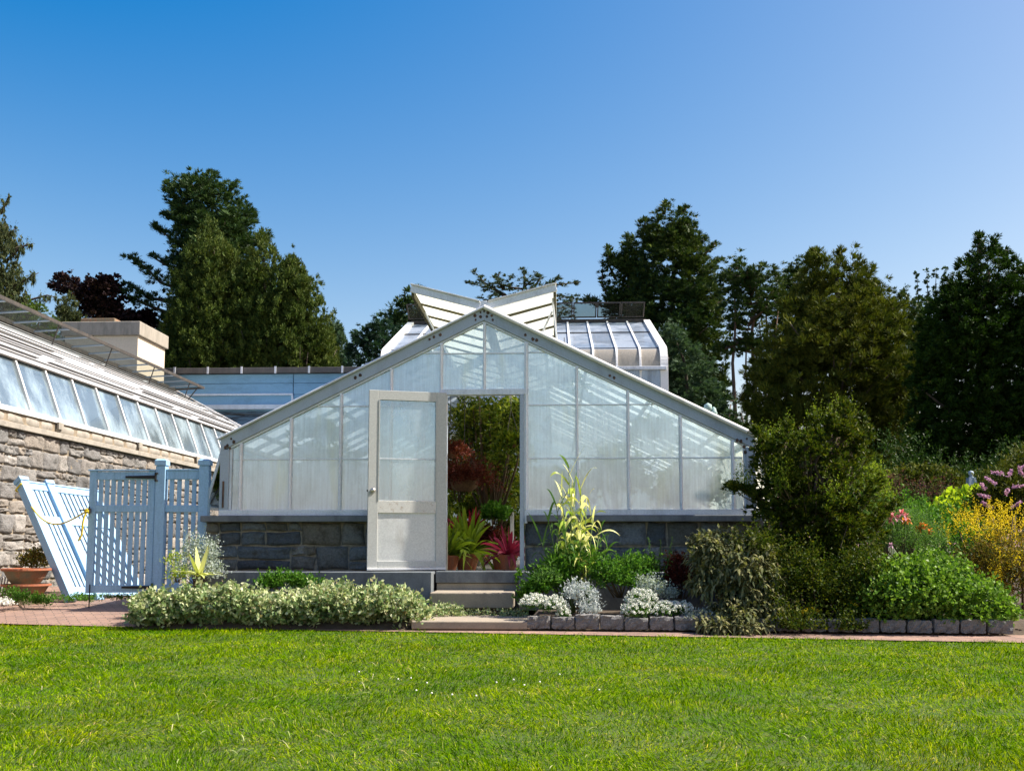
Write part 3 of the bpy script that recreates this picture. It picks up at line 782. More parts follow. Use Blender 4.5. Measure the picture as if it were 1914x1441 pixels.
# roof glass and structure
for sgn in (-1, 1):
    ue = EL.x-.05 if sgn < 0 else ER.x+.05
    uq = ur+sgn*.75                       # the ridge vents start here
    def rz(u, off=0): return roof_z(u)+off
    mb = MB(); o_ = .012
    mb.quad((ue, .05, rz(ue, o_)), (uq, .05, rz(uq, o_)), (uq, LEN, rz(uq, o_)), (ue, LEN, rz(ue, o_)))
    mb.build('roof_glass', g_roof, gh)
    mb = MB()
    v = .62
    while v < LEN:
        thick = (round(v/.61) % 4 == 0)
        w, h = (.06, .12) if thick else (.03, .05)
        end = ur if thick else uq
        a = Vector((ue, v, rz(ue, -h/2-.003))); b = Vector((end, v, rz(end, -h/2-.003)))
        mb.bar(a, b, w, h, (0, 0, 1)); v += .61
    for f in (.12, .38, .62):
        u = ue+(ur-ue)*f; mb.bar((u, .06, rz(u, -.075)), (u, LEN, rz(u, -.075)), .035, .045)
    mb.bar((uq, .06, rz(uq, -.04)), (uq, LEN, rz(uq, -.04)), .05, .06)
    mb.build('roof_bars', m_beam, gh)  # white bars coloured grey to stand for the shade inside
    # side wall: stone below, glass above, with a row of vents propped open
    us = EL.x+.02 if sgn < 0 else ER.x-.02
    mb = MB(); mb.quad((us, .04, zled_t+.6*(ze-zled_t)+.28), (us, LEN, zled_t+.6*(ze-zled_t)+.28), (us, LEN, ze-.02), (us, .04, ze-.02)); mb.build('side_glass', g_front, gh)
    mb = MB(); v = .03
    while v < LEN: mb.box(us-.02, us+.02, v, v+.03, zled_t, ze-.01); v += 1.22
    mb.box(us-.03, us+.03, .04, LEN, zled_t, zled_t+.04); mb.box(us-.03, us+.03, .04, LEN, ze-.06, ze-.0)
    mb.build('side_frame', m_alu, gh, .003)
    MB().box(us-.14, us+.14, .16, LEN, 0, zled_t-.002).build('side_wall', m_slab, gh)
    v = .10; n = 0
    while v < LEN-1.3 and n < 4:
        vent = empty('side_vent', (0, 0, 0), 0); vent.parent = gh
        hz = ze-.05; du = .21; bz = zled_t+.10
        a = (us+sgn*.03, v, hz); b = (us+sgn*.03, v+1.5, hz); c = (us+sgn*(.03+du), v+1.5, bz); d = (us+sgn*(.03+du), v, bz)
        m1 = MB(); m1.quad(a, b, c, d); m1.build('vent_glass', g_vent if sgn > 0 else g_front, vent)  # cream colour on the right stands for sun coming through whitewash
        m1 = MB(); m1.bar(a, d, .025, .03); m1.bar(b, c, .025, .03); m1.bar(d, c, .025, .03); m1.bar(a, b, .025, .03)
        m1.bar(tuple((a[i]+b[i])/2 for i in range(3)), tuple((c[i]+d[i])/2 for i in range(3)), .02, .02)
        m1.build('vent_frame', m_alu, vent)
        MB().tube([(us+sgn*.02, v+.05, ze-.45), (us+sgn*(.02+du*.9), v+.05, bz+.03)], .008, 6).build('stay_rod', m_bars, vent)
        v += 1.55; n += 1
    # ridge vents (butterfly), hinged at the ridge and opened past the horizontal
    tip = L(768, 537, -.02) if sgn < 0 else L(1040, 535, -.02)
    vent = empty('ridge_vent', (0, 0, 0), 0); vent.parent = gh
    h0 = (ur+sgn*.05, zr+.045)
    tx, tz = tip.x, tip.z
    VL = 7.4
    a = (h0[0], h0[1]-.01); b = (tx, tz-.02)
    m1 = MB(); m1.quad((a[0], 0, a[1]), (b[0], 0, b[1]), (b[0], VL, b[1]), (a[0], VL, a[1])); m1.build('vent_glass', g_vent, vent)
    m1 = MB(); m1.bar((a[0], -.02, a[1]+.0), (b[0], -.02, b[1]+.0), .035, .085)
    m1.build('vent_end_bar', m_alu, vent, .004)
    m1 = MB(); m1.bar((a[0], -.02, a[1]+.054), (b[0], -.02, b[1]+.054), .07, .016); m1.build('vent_flashing', m_white, vent, .002)
    m1 = MB(); m1.bar((b[0]-sgn*.02, .0, b[1]-.06), (b[0]-sgn*.02, VL, b[1]-.06), .035, .09)
    m1.build('vent_rail', m_mossy, vent, .004)
    v = .68
    while v < VL: MB().bar((a[0], v, a[1]-.02), (b[0]-sgn*.03, v, b[1]-.02), .022, .03).build('vent_bar', m_mossy, vent); v += .68
    for v in (.9, 2.5, 4.1):
        MB().tube([(ur+sgn*.62, v, roof_z(ur+sgn*.62)+.02), (b[0]-sgn*.06, v, b[1]-.08)], .014, 6).build('stay_rod', m_alu, vent)
    if sgn > 0: MB().tube([(ur+.9, .35, roof_z(ur+.9)+.02), (b[0]-.05, .25, b[1]-.06)], .014, 6).build('stay_rod', m_alu, vent)
# bolts with their rust blooms on the gable frame
def bolt(u, z, r=.02, bl=True):
    m1 = MB(); n = 14
    ring = [(u+r*(1+.35*random.random())*cos(2*pi*k/n), -.0535, z+r*(1.1+.5*random.random())*sin(2*pi*k/n)) for k in range(n)]
    m1.add(ring+[(u, -.0565, z)], [(k, (k+1) % n, n) for k in range(n)]); m1.build('rust_bolt', m_rust, gh)
for px, py in [(803,634),(811,630),(823,626),(664,706),(673,701),(982,626),(996,634),(1003,636),(1140,702),(1148,706),
               (888,590),(889,598),(898,584),(905,582),(912,585),(919,590),(921,598),(898,592),(910,592),(905,577),
               (425,833),(432,820),(437,826),(430,838),(421,836),(1385,825),(1378,823),(1391,835),(1396,820),(1393,845),(1402,838)]:
    q = L(px, py, -.053); bolt(q.x, q.z, random.uniform(.010, .018))
MB().tube([(EL.x+.05, -.056, zled_t+.1), (EL.x+.05, -.056, zled_t+.42)], .011, 6).build('rusty_rod', m_rust, gh)

# stone base below the sill, either side of the door
def putfront(s, z, off): return (s, -.01-off, z)
segs = [(U(386), dl-.0), (dr2-.02, U(1420))]
MB().box(segs[0][0]+.02, segs[0][1], .01, .16, zfl-.35, zled_b-.002).build('wall_core', m_mortar2, gh)
MB().box(segs[1][0], segs[1][1]-.02, .01, .16, zfl-.35, zled_b-.002).build('wall_core', m_mortar2, gh)
for a, b in segs:
    V, Fc = masonry(a, b, zfl, zled_b, (.15, .30), (.22, .66), putfront, .030, .5, .020, 8, rnd=1.3, pw_=14)
    np_mesh('stone_wall', V, Fc, m_stone, gh, True)
# plinth slabs
for a, b, f in ((U(398), U(819), -.56), (U(972)+.003, U(1420), -.56)):
    n = 4; w = (b-a)/n
    mb = MB()
    mb.box(a, b-.003, f, .0, .12, zfl-.004)
    mb.build('plinth', m_slab, gh, .008)
MB().box(U(822), U(971), -.34, .14, zfl-.135, zfl-.001).build('threshold', m_slab, gh, .008)
MB().box(U(823), U(970), -.30, .10, .1, zfl-.14).build('threshold_riser', m_coping, gh, .006)
zt1 = L(905, 1103, -.35).z
st = bempty('stone_steps', label='two worn sandy stone steps leading up to the open greenhouse door', cat='steps')
MB().box(U(806, -.9), U(960, -.9), -.95, -.31, zt1-.17, zt1).build('upper_step', m_step, st, .012)
zb1 = .10
MB().box(U(772, -1.9), U(986, -1.9), -1.93, -1.0, .02, zb1).build('lower_step', m_step, st, .012)
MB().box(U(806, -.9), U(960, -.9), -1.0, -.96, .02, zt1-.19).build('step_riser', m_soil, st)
# interior floor
MB().box(EL.x+.2, ER.x-.2, .17, LEN, .3, zfl-.03).build('floor', m_concrete, gh)
MB().box(dl-.0, dr2-.02, .10, .17, .3, zfl-.02).build('door_sill', m_alu, gh)

MB().add([(EL.x, LEN, 0), (ER.x, LEN, 0), (ER.x, LEN, ze), (ur, LEN, zr), (EL.x, LEN, ze)], [(0, 1, 2, 3, 4)]).build('end_wall_glass', g_lower, gh)
# the door, swung open to the left
hingeu = dl-.005
DW = .93; DA = rad(17)
door = empty('door', (hingeu, -.075, zfl+.01), pi+DA); door.parent = gh   # local +x runs from hinge to free edge
# local frame: x along door, y: after the rotation +y faces away from the greenhouse... keep faces symmetric
dh = L(700, 730, -.3).z-zfl-.01
xl_, xr_ = 0.0, DW
stile = .118
z1 = dh; zlock0 = .59*1.0; th = .022
def zdp(py): return L(760, py, -.2).z-zfl-.01
zr1 = zdp(936); zr2 = zdp(959); zb = zdp(1048)
MB().box(0, stile, -th, th, 0, z1).build('door_stile', m_door, door, .004)
MB().box(DW-stile, DW, -th, th, 0, z1).build('door_stile', m_door, door, .004)
MB().box(stile, DW-stile, -th+.001, th-.001, z1-.115, z1-.001).build('top_rail', m_door, door, .004)
MB().box(stile, DW-stile, -th+.002, th-.002, zr2, zr1).build('lock_rail', m_rusty, door, .004)
MB().box(stile, DW-stile, -th+.001, th-.001, .03, zb-.0).build('bottom_rail', m_door, door, .004)
MB().box(-.0, DW, -th-.012, th+.012, -.0, .028).build('kick_strip', m_white, door, .003)
# sheet metal panel, slightly buckled
mb = MB(); n = 14; vs = []
for i in range(n+1):
    for j in range(n+1):
        x = stile+(DW-2*stile)*i/n; z = zb+(zr2-zb)*j/n
        e = sin(pi*i/n)*sin(pi*j/n)
        vs.append((x, th-.017+.006*e*mnoise.noise(Vector((x*6, z*6, 3)))+.004*e, z))
mb.add(vs, [(i*(n+1)+j, (i+1)*(n+1)+j, (i+1)*(n+1)+j+1, i*(n+1)+j+1) for i in range(n) for j in range(n)])
mb.build('lower_panel', m_panel, door, smooth=True)
MB().box(stile, DW-stile, -th+.008, th-.02, zb, zr2).build('panel_back', m_panel, door)
mb = MB(); mb.quad((stile, 0, zr1), (DW-stile, 0, zr1), (DW-stile, 0, z1-.115), (stile, 0, z1-.115)); mb.build('door_glass', glassmat('door glass', (.78, .92, .97), (.74, .88, .94), (.30, .92), 2.0, True, .20, .45), door)
zmid = zdp(858)
MB().box(stile, DW-stile, -.008, .008, zmid-.006, zmid+.006).build('glazing_strip', m_alu, door)
for x0 in (stile, DW-stile-.012):
    MB().box(x0, x0+.012, th-.002, th+.006, zr1, z1-.115).build('glazing_bead', m_door, door)
kn = empty('door_knob', (DW-.055, 0, zdp(918))); kn.parent = door
m1 = MB()
prof = [(.001, .075), (.020, .074), (.030, .062), (.032, .048), (.026, .036), (.013, .028), (.011, .012), (.028, .008), (.030, .0)]
for sg in (1, -1):
    b0 = len(m1.v); n = 18
    for r, h in prof:
        for k in range(n): m1.v.append((r*cos(2*pi*k/n), sg*(th+h), r*sin(2*pi*k/n)))
    for i in range(len(prof)-1):
        for k in range(n):
            a = b0+i*n+k; b = b0+i*n+(k+1) % n; m1.f.append((a, b, b+n, a+n))
m1.build('knob', m_steel, kn, smooth=True)
MB().box(DW-.002, DW+.012, -.008, .008, zdp(918)-.01, zdp(918)+.01).build('latch', m_black, door)
for z in (.25, 1.05, 1.9):
    MB().tube([(-.012, -th-.004, z), (-.012, -th-.004, z+.09)], .009, 8).build('hinge', m_steel, door)

# ================================================================== GREENHOUSE INTERIOR
def inside(px, py, v):
    q = L(px, py, v); return wor(q.x, q.y, q.z)
def pot(name_parent, r, h, mat, z=0):
    mb = MB().lathe((0, 0, z), [(r*.62, 0), (r*.9, h*.82), (r*1.0, h*.82), (r*1.04, h), (r*.9, h), (r*.86, h*.9), (.001, h*.88)], 20)
    return mb.build('pot', mat, name_parent, smooth=False)
def rosette(name, label, cat, p, R, n, mat, Wd, lift=.9, droop=.9, potr=None, potm=None, poth=.2, group=None, inner=None):
    t = empty(name, p, random.random()*6, label, cat, group)
    z0 = 0
    if potr: pot(t, potr, poth, potm or m_terra); z0 = poth*.9
    a = RNG.random(n)*2*pi; el = (.25+RNG.random(n)*1.15)
    D = np.stack([np.cos(a)*np.cos(el), np.sin(a)*np.cos(el), np.sin(el)*lift], 1)
    P = np.stack([np.cos(a)*.02, np.sin(a)*.02, np.full(n, z0)], 1)
    Ln = R*(.75+.4*RNG.random(n))
    ribobj('leaves', mat, t, P, D, Ln, Wd*(.8+.4*RNG.random(n)), droop*(1.1-el*.55), seg=8, prof=np.array([.8, 1, 1, .98, .95, .85, .7, .45, .03]), twist=.35)
    if inner:
        n2 = n//3; a = RNG.random(n2)*2*pi; el = .8+RNG.random(n2)*.6
        D = np.stack([np.cos(a)*np.cos(el), np.sin(a)*np.cos(el), np.sin(el)], 1)
        ribobj('inner_leaves', inner, t, np.tile([0, 0, z0+.02], (n2, 1)), D, R*.5*(.7+.4*RNG.random(n2)), Wd, .4, seg=5)
    return t
def wp(px, v, z): # world point on the greenhouse floor under photo column px
    q = L(px, 1000, v); return wor(q.x, v, z)
zf = zfl-.03
rosette('bromeliad_plant', 'large yellow green bromeliad in a clay pot just inside the open door', 'potted plant', wp(873, 1.3, zf), .86, 80, f_brom, .06, 1.1, .75, .19, m_terra, .22)
rosette('bromeliad_plant', 'yellow green bromeliad half hidden behind the open door edge', 'potted plant', wp(838, 1.0, zf), .70, 60, f_brom, .05, 1.1, .8, .16, m_terra, .2)
rosette('bromeliad_plant', 'magenta leaved bromeliad in an orange clay pot at the right door jamb', 'potted plant', wp(950, .75, zf), .50, 40, f_mag, .05, 1.0, .7, .125, m_terra, .21)
rosette('bromeliad_plant', 'red leaved bromeliad behind the magenta one by the doorway', 'potted plant', wp(935, 1.7, zf), .42, 26, f_mag, .045, 1.1, .6, .13, m_terra, .2)
# benches
def bench(px0, px1, v, label, zt=.72):
    q0 = L(px0, 1000, v).x; q1 = L(px1, 1000, v).x
    t = bempty('plant_bench', label=label, cat='bench')
    MB().box(q0, q1, v-.0, v+3.2, zf+zt-.04, zf+zt).build('bench_top', m_bench, t, .003)
    for x in (q0+.05, q1-.05):
        for y in (v+.1, v+1.6, v+3.1):
            MB().box(x-.02, x+.02, y-.02, y+.02, zf, zf+zt-.041).build('leg', m_bench, t)
    return t
bench(560, 885, 2.4, 'grey metal bench left of the aisle carrying the red bromeliads', .45)
bench(985, 1300, 1.4, 'grey metal bench behind the glass right of the doorway', .55)
for i, (px, v, R, mt, lab) in enumerate([(848, 2.7, .42, f_red, 'crimson bromeliad at the front edge of the left bench, beside the door edge'), (884, 2.75, .40, f_red, 'crimson bromeliad on the left bench, nearest the aisle'),
                             (862, 3.5, .42, f_red, 'crimson bromeliad in the second row on the left bench'), (835, 3.3, .5, f_brom, 'green bromeliad among the crimson ones on the left bench')]):
    rosette('bromeliad_plant', lab, 'potted plant', wp(px, v, zf+.45), R, 34, mt, .045, 1.1, .7, .10, m_terra, .13)
# fan palm and mixed greens
def hang(name, label, px, py, v, r, mat, basket, n=260, trail=.5, leafs=(.10, .035)):
    c = inside(px, py, v); t = empty(name, c, 0, label, 'hanging plant')
    prof = [(r*.35, -r*.62), (r*.62, -r*.4), (r*.75, -.0), (r*.80, 0), (r*.8, .012), (r*.7, .012), (.01, -.01)]
    MB().lathe((0, 0, 0), prof, 20).build('basket', basket, t, smooth=True)
    top = roof_z(loc(c).x)-c.z-.08
    mb = MB()
    for k in range(3):
        a = 2*pi*k/3; mb.tube([(r*.75*cos(a), r*.75*sin(a), .01), (0, 0, .42)], .004, 4)
    mb.tube([(0, 0, .42), (0, 0, max(.5, top))], .005, 4); mb.build('hanger_wire', m_bars, t)
    a = RNG.random(n)*2*pi; el = RNG.random(n)*1.4-.1
    D = unit(np.stack([np.cos(a)*np.cos(el), np.sin(a)*np.cos(el), np.sin(el)], 1))
    P = np.stack([np.cos(a)*r*.4, np.sin(a)*r*.4, np.zeros(n)], 1)
    P2, D2, L2 = sprigs(P, D, r*1.5*(.4+RNG.random(n)), 9, leafs[0], .8, trail, .02)
    leafobj('foliage', P2, D2, L2, leafs[1], mat, t)
    return t
hang('hanging_basket', 'dark maroon leaved hanging plant low on the left inside the doorway', 868, 895, 2.6, .30, f_maroon, m_wicker, 420, .35, (.10, .014))
hang('hanging_basket', 'wicker hanging basket with trailing green stems on the right inside the doorway', 955, 822, 1.7, .17, f_vine, m_wicker, 150, 1.6)
hang('hanging_basket', 'small dark hanging plant at the left edge of the door opening', 842, 842, 2.0, .18, f_maroon, m_wicker, 200, .8, (.09, .016))
hang('hanging_basket', 'hanging fern behind the misted glass left of the door', 590, 800, .9, .20, f_vine, m_wicker, 130, 1.0)
hang('hanging_basket', 'hanging fern behind the misted glass right of the door', 1222, 800, .9, .20, f_vine, m_wicker, 130, 1.0)
hang('hanging_basket', 'hanging plant behind the upper glass beside the door header', 1055, 700, 1.2, .16, f_vine, m_wicker, 110, 1.1)
def cvine(px, py, v, rx, rz_, ry=.6):
    c = inside(px, py, v); return (tuple(c), (rx, ry, rz_))
bush('climbing_vine', 'broad yellow green vine filling the upper half of the doorway', 'vine',
     [cvine(900, 780, 3.6, .62, .34), cvine(940, 830, 3.4, .45, .48), cvine(880, 830, 4.2, .45, .5), cvine(925, 900, 4.0, .3, .5), cvine(960, 770, 2.6, .28, .3)],
     f_vine, 1150, 9, (.11, .036), .34, .4, -.2, .6, .9, .5, stems=30, shell=.3, zmin=-1)
bush('shade_tree', 'leafy green plant rising behind the hanging baskets in the doorway', 'plant', [cvine(955, 930, 4.8, .35, .42), cvine(905, 955, 5.4, .45, .3)], f_vine, 500, 10, (.12, .045), .3, .5, .2, .6, .9, .3, stems=12, shell=.2)
bush('leafy_plant', 'fresh green leafy plant beside the crimson bromeliads', 'plant', [cvine(925, 960, 2.6, .2, .16, .25)], f_green, 160, 9, (.09, .035), .16, .5, .3, .5, .9, .3, stems=8, shell=.3)
bush('leafy_plant', 'dark purple foliage at the left of the doorway', 'plant', [cvine(860, 900, 5.0, .5, .35, .5)], f_maroon, 300, 10, (.12, .03), .25, .5, .3, .5, .9, .3, stems=8, shell=.2)
bush('leafy_plant', 'dark green foliage filling the aisle end behind the pots', 'plant', [cvine(850, 1010, 5.5, .6, .4, .4), cvine(920, 1020, 6.0, .6, .35, .4), cvine(965, 1000, 5.6, .4, .4, .4), cvine(900, 940, 7.5, .9, .9, .4)], f_vine, 900, 10, (.12, .045), .28, .5, .3, .6, .9, .2, stems=12, shell=.3)
bush('leafy_plant', 'dark reddish plant low between the two clay pots', 'plant', [cvine(915, 1010, 2.6, .22, .18, .2)], f_maroon, 160, 10, (.10, .02), .2, .5, .5, .5, .9, .3, stems=6, shell=.3)
for i, (px, py, v, rx, rz_) in enumerate([(500, 930, 1.3, .5, .35), (620, 900, 1.8, .4, .5), (1040, 930, 2.0, .5, .4), (1150, 900, 2.3, .5, .55), (1290, 920, 1.6, .45, .4)]):
    labs = ['bench plants behind the lowest panes near the left corner', 'tall plants behind the panes left of the open door', 'plants behind the lowest pane right of the door jamb', 'tall plants behind the middle panes of the right half', 'plants behind the panes near the right corner']
    bush('bench_plant', labs[i], 'plant', [cvine(px, py, v, rx, rz_, .4)], f_vine, 260, 9, (.12, .05), .3, .5, .3, .6, .9, .3, stems=10, shell=.3)
c = inside(845, 800, 2.2)
t = empty('fan_palm', c, 0, 'pale spiky fan palm leaf showing beside the top of the open door', 'palm')
n = 46; a = np.linspace(-2.6, 2.6, n); D = np.stack([np.cos(a)*.9, np.full(n, -.25)+RNG.normal(size=n)*.1, np.sin(a)], 1)
ribobj('leaves', f_sage, t, np.tile([-.12, 0, 0], (n, 1)), D, .30, .014, .3, seg=4)
MB().tube([(-.12, 0, 0), (-.2, .1, -.5), (-.25, .2, -1.3)], .012, 6).build('stem', m_stem, t)
# white posts inside
for px, v, lab in [(905, 6.2, 'left'), (957, 4.9, 'right')]:
    q = L(px, 1000, v)
    o = inb(MB().box(q.x-.03, q.x+.03, v-.03, v+.03, zf, roof_z(q.x)-.1).build('support_post', m_white, None, .004))
    tag(o, 'pale support post deep inside the greenhouse, the %s one seen through the doorway' % lab, 'post')

# ================================================================== LEFT GREENHOUSE (long range along the left)
lg = bempty('glasshouse_range', label='long lean-roofed glasshouse on a sunlit rubble stone wall at the left edge', cat='greenhouse')
uw = loc(W(0, 1000, 14.5)).x
ugt = uw-.30
zgb = Lu(8, 762, uw).z; zgt = Lu(0, 664, ugt).z
best = None
for i in range(200):
    d = 1+i*.04; q = Lu(0, 601.5, ugt-d).z-(zgt+.55*d)
    if best is None or abs(q) < best[0]: best = (abs(q), d)
dR = best[1]; uR = ugt-dR; zR = zgt+.55*dR
vE = Lu(328, 735, uR).y; vS = -7.0
zl1 = Lu(107, 820, uw).z      # bottom of the cornice
NB = int((vE-vS)/.87); step = (vE-vS)/NB
# wall stones
def putleft(s, z, off): return (uw+off, s, z)
V, Fc = masonry(-3.5, vE, .0, zl1, (.20, .36), (.26, .62), putleft, .040, .42, .018, 9, rnd=1.5, pw_=26)
np_mesh('stone_wall', V, Fc[:, ::-1], m_stoneL, lg, True)
MB().box(uw-.35, uw-.008, vS, vE, 0, zl1-.002).build('wall_core', m_mortar, lg)
MB().box(uw-.30, uw+.09, vS, vE, zl1, zl1+.085).build('lower_ledge', m_ledge, lg, .008)
# upper ledge of cut stones
V, Fc = masonry(vS, vE, zl1+.087, zgb-.05, (.3, .4), (.35, .8), lambda s, z, off: (uw+.02+off, s, z), .02, 0, .01, 4)
np_mesh('upper_ledge', V, Fc[:, ::-1], m_ledge, lg, True)
MB().box(uw-.3, uw+.01, vS, vE, zl1+.086, zgb-.045).build('ledge_core', m_mortar, lg)
MB().box(uw-.05, uw+.045, vS, vE, zgb-.04, zgb+.035).build('eave_sill', m_white, lg, .004)
for i, s in enumerate(np.arange(-2.6, vE, 3.1)):
    MB().box(uw+.045, uw+.075, s, s+.16, zgb-.14, zgb-.03).build('sill_block', m_coping, lg)
mb = MB(); mb.quad((uw, vS, zgb+.03), (uw, vE, zgb+.03), (ugt, vE, zgt), (ugt, vS, zgt)); mb.build('side_glass', g_left, lg)
for i in range(NB+1):
    v = vS+i*step
    if v < -1.5: continue
    MB().bar((uw+.012, v, zgb+.03), (ugt+.012, v, zgt), .05, .045, (0, 1, 0)).build('side_mullion', m_white, lg, .003)
MB().box(ugt-.05, ugt+.05, vS, vE, zgt-.005, zgt+.02).build('eave_rail', m_bars, lg)
# roof: lapped whitewashed panes between bars running up the slope
m1 = MB(); m1.quad((ugt+.04, vS, zgt+.025), (ugt+.04, vE, zgt+.025), (uR, vE, zR+.01), (uR, vS, zR+.01)); m1.build('roof_glass', g_leftroof, lg)
m1 = MB()                                # long dark lines where the panes overlap
for k in range(1, 12):
    f = (k+random.uniform(-.25, .25))/12; u = ugt+.04+(uR-ugt)*f; z = zgt+.03+(zR-zgt)*f
    v = vS+random.random()
    while v < vE-1:
        ln_ = random.uniform(1.5, 7); w_ = random.uniform(.03, .085)
        if random.random() < .85: m1.bar((u, v, z+.018), (u, min(vE, v+ln_), z+.018), w_, .008)
        v += ln_+random.uniform(.05, .5)
m1.build('lap_pattern', m_parapet, lg)
# back slope, verge, back wall
m1 = MB(); m1.quad((uR, vS, zR+.01), (uR, vE, zR+.01), (uR-dR, vE, zgt+.02), (uR-dR, vS, zgt+.02)); m1.build('back_roof', g_leftroof, lg)
MB().box(uR-dR-.3, uR-dR, vS, vE, 0, zgt+.01).build('back_wall', m_coping, lg)
m1 = MB(); m1.prism([(uw-.02, 0), (uw-.02, zgb), (ugt, zgt), (uR, zR), (uR-dR, zgt), (uR-dR, 0)], 'y', vE, vE+.08); m1.build('end_wall', m_white, lg)
m1 = MB(); m1.bar((ugt+.05, vE, zgt+.06), (uR, vE, zR+.06), .10, .05); m1.build('roof_verge', m_white, lg)
# interior floor so the glass has something behind it
MB().box(uR-dR, uw-.36, vS, vE, 0, .2).build('floor', m_concrete, lg)
m1 = MB()
for k in range(0, NB, 2):
    v = vS+k*step; m1.bar((ugt-.03, v, zgt-.06), (uR, v, zR-.06), .06, .1)
for f in (.02, .3, .6): u = ugt+(uR-ugt)*f; m1.bar((u, vS, zgt+(zR-zgt)*f-.10), (u, vE, zgt+(zR-zgt)*f-.10), .05, .05)
m1.build('inner_frame', m_white, lg)
# ridge vent band, opened nearly level
tip = Lu(383, 728, uR+.92)
zt_ = Lu(0, 555.6, uR+.92).z
vent = empty('ridge_vent', (0, 0, 0)); vent.parent = lg
vEnd = vE-.15; a = (uR+.02, zR+.06); b = (uR+.94, zt_)
m1 = MB(); m1.quad((a[0], vS, a[1]), (b[0], vS, b[1]), (b[0], vEnd, b[1]), (a[0], vEnd, a[1])); m1.build('vent_glass', g_clear, vent)
m1 = MB(); m1.bar((b[0], vS, b[1]), (b[0], vEnd, b[1]), .05, .07); m1.bar((a[0], vS, a[1]), (a[0], vEnd, a[1]), .09, .10)
m1.bar((a[0], vEnd, a[1]), (b[0], vEnd, b[1]), .06, .05)
m1.build('vent_frame', m_bars, vent)
v = vS
while v < vEnd:
    MB().bar((a[0], v, a[1]), (b[0], v, b[1]), .035, .035).build('vent_bar', m_beam, vent)
    v += .87
v = vS+.4
while v < vEnd:
    MB().bar((a[0]+.75, v, a[1]-.42), (b[0]-.02, v, b[1]), .022, .022).build('stay_rod', m_bars, vent); v += 2.6
MB().bar((a[0]+.55, vEnd-.3, zR-.3), (b[0]-.05, vEnd-.3, b[1]), .025, .025).build('stay_rod', m_bars, vent)

# rough stone footing by the wall
o = inb(MB().box(uw+.0, uw+.32, -3.5, 1.9, .1, .42).build('stone_footing', m_ledge, None, .02)); tag(o, 'low pale stone footing at the foot of the sunlit rubble wall', 'footing')

# ================================================================== STUCCO TOWER, BLUE BUILDING
q1 = Lu(262, 600, uR-.55); ub = q1.x; vb = q1.y
q2 = Lu(307, 622, ub); ve_ = max(q2.y, vb+2.2)
ql = L(115, 600, vb)
ztop = q1.z
tw = bempty('stucco_chimney', label='square cream stucco chimney block rising behind the left glasshouse roof', cat='chimney')
MB().box(ql.x+.08, ub-.08, vb+.08, ve_-.08, 0, ztop-.42).build('shaft', m_stucco, tw, .01)
MB().box(ql.x, ub, vb, ve_, ztop-.42, ztop).build('coping', m_coping, tw, .02)
capu = L(148, 590, vb+.5).x; capu2 = L(212, 590, vb+.5).x
cp = MB(); cp.box(capu, capu2, vb+.6, vb+1.6, ztop+.12, ztop+.24); cp.box(capu+.1, capu2-.1, vb+.7, vb+1.5, ztop+.001, ztop+.12); cp.build('flue_cap', m_terra2, tw, .02)

vB = vE+1.6
bb = bempty('blue_building', label='flat roofed building with pale blue boards and dark parapet behind the left glasshouse', cat='building')
x0 = L(250, 700, vB).x; x1 = L(790, 700, vB).x
zt2 = L(500, 689, vB).z; zt3 = L(500, 699, vB).z; z4 = L(500, 769, vB).z
MB().box(x0, x1, vB+.0, vB+6, 0, z4).build('lower_wall', m_bluedark, bb)
m1 = MB(); zz = z4; rows = [L(500, y, vB).z for y in (769, 757, 738, 717, 699.5)]
xm = L(549, 717, vB).x
for i in range(4):
    m1.box(x0, xm-.012, vB-.05-.012*i*0, vB-.004, rows[i]+.006, rows[i+1]-.006); m1.box(xm+.012, x1, vB-.05, vB-.004, rows[i]+.006, rows[i+1]-.006)
m1.build('siding', m_blue2, bb, .006)
MB().box(x0, x1, vB, vB+6, z4+.002, zt3).build('upper_wall', m_bluedark, bb)
MB().box(x0-.1, x1, vB-.22, vB+6.1, zt3+.002, zt2).build('parapet', m_parapet, bb, .01)
m1 = MB()
for px in (327, 389, 452, 515, 578, 640):
    u = L(px, 690, vB-.2).x; m1.box(u-.03, u+.03, vB-.245, vB-.222, zt3-.02, zt2+.03)
m1.build('parapet_joint', m_alu, bb)
xa = L(345, 738, vB).x; xb = L(549, 738, vB).x
m1 = MB(); za = rows[2]; zb_ = rows[1]
m1.box(xa, xb, vB-.12, vB-.053, za-.03, za+.03); m1.box(xb-.05, xb+.01, vB-.121, vB-.054, zb_, za-.031); m1.box(xa-.8, xb, vB-.2, vB-.053, zb_-.16, zb_-.01)
m1.build('white_trim', worn('pale blue trim', (.62, .74, .84), (.4, .5, .58), .5), bb, .006)
m1 = MB()
for z in np.linspace(.6, z4-.1, 12): m1.box(x0, x1, vB-.03, vB-.002, z, z+.02)
m1.build('board_joint', m_parapet, bb)

# ================================================================== REAR GREENHOUSE (curved eaves)
rg = bempty('curved_eave_greenhouse', label='taller greenhouse with curved glass eaves rising behind the gabled one', cat='greenhouse')
vL = 14.2
qa = L(718, 664, vL); qb = L(1241, 664, vL)
def findv(pxl, pxr, wid):
    v = vL
    while v < 60:
        if L(pxr, 600, v).x-L(pxl, 600, v).x > wid: return v
        v += .05
wid = qb.x-qa.x
vU = findv(764, 1204, wid)
ua, ub2 = qa.x, qb.x
zU = L(1000, 604, vU).z; zT = L(1000, 655, vL+.35).z
zG = L(1000, 690, vL).z
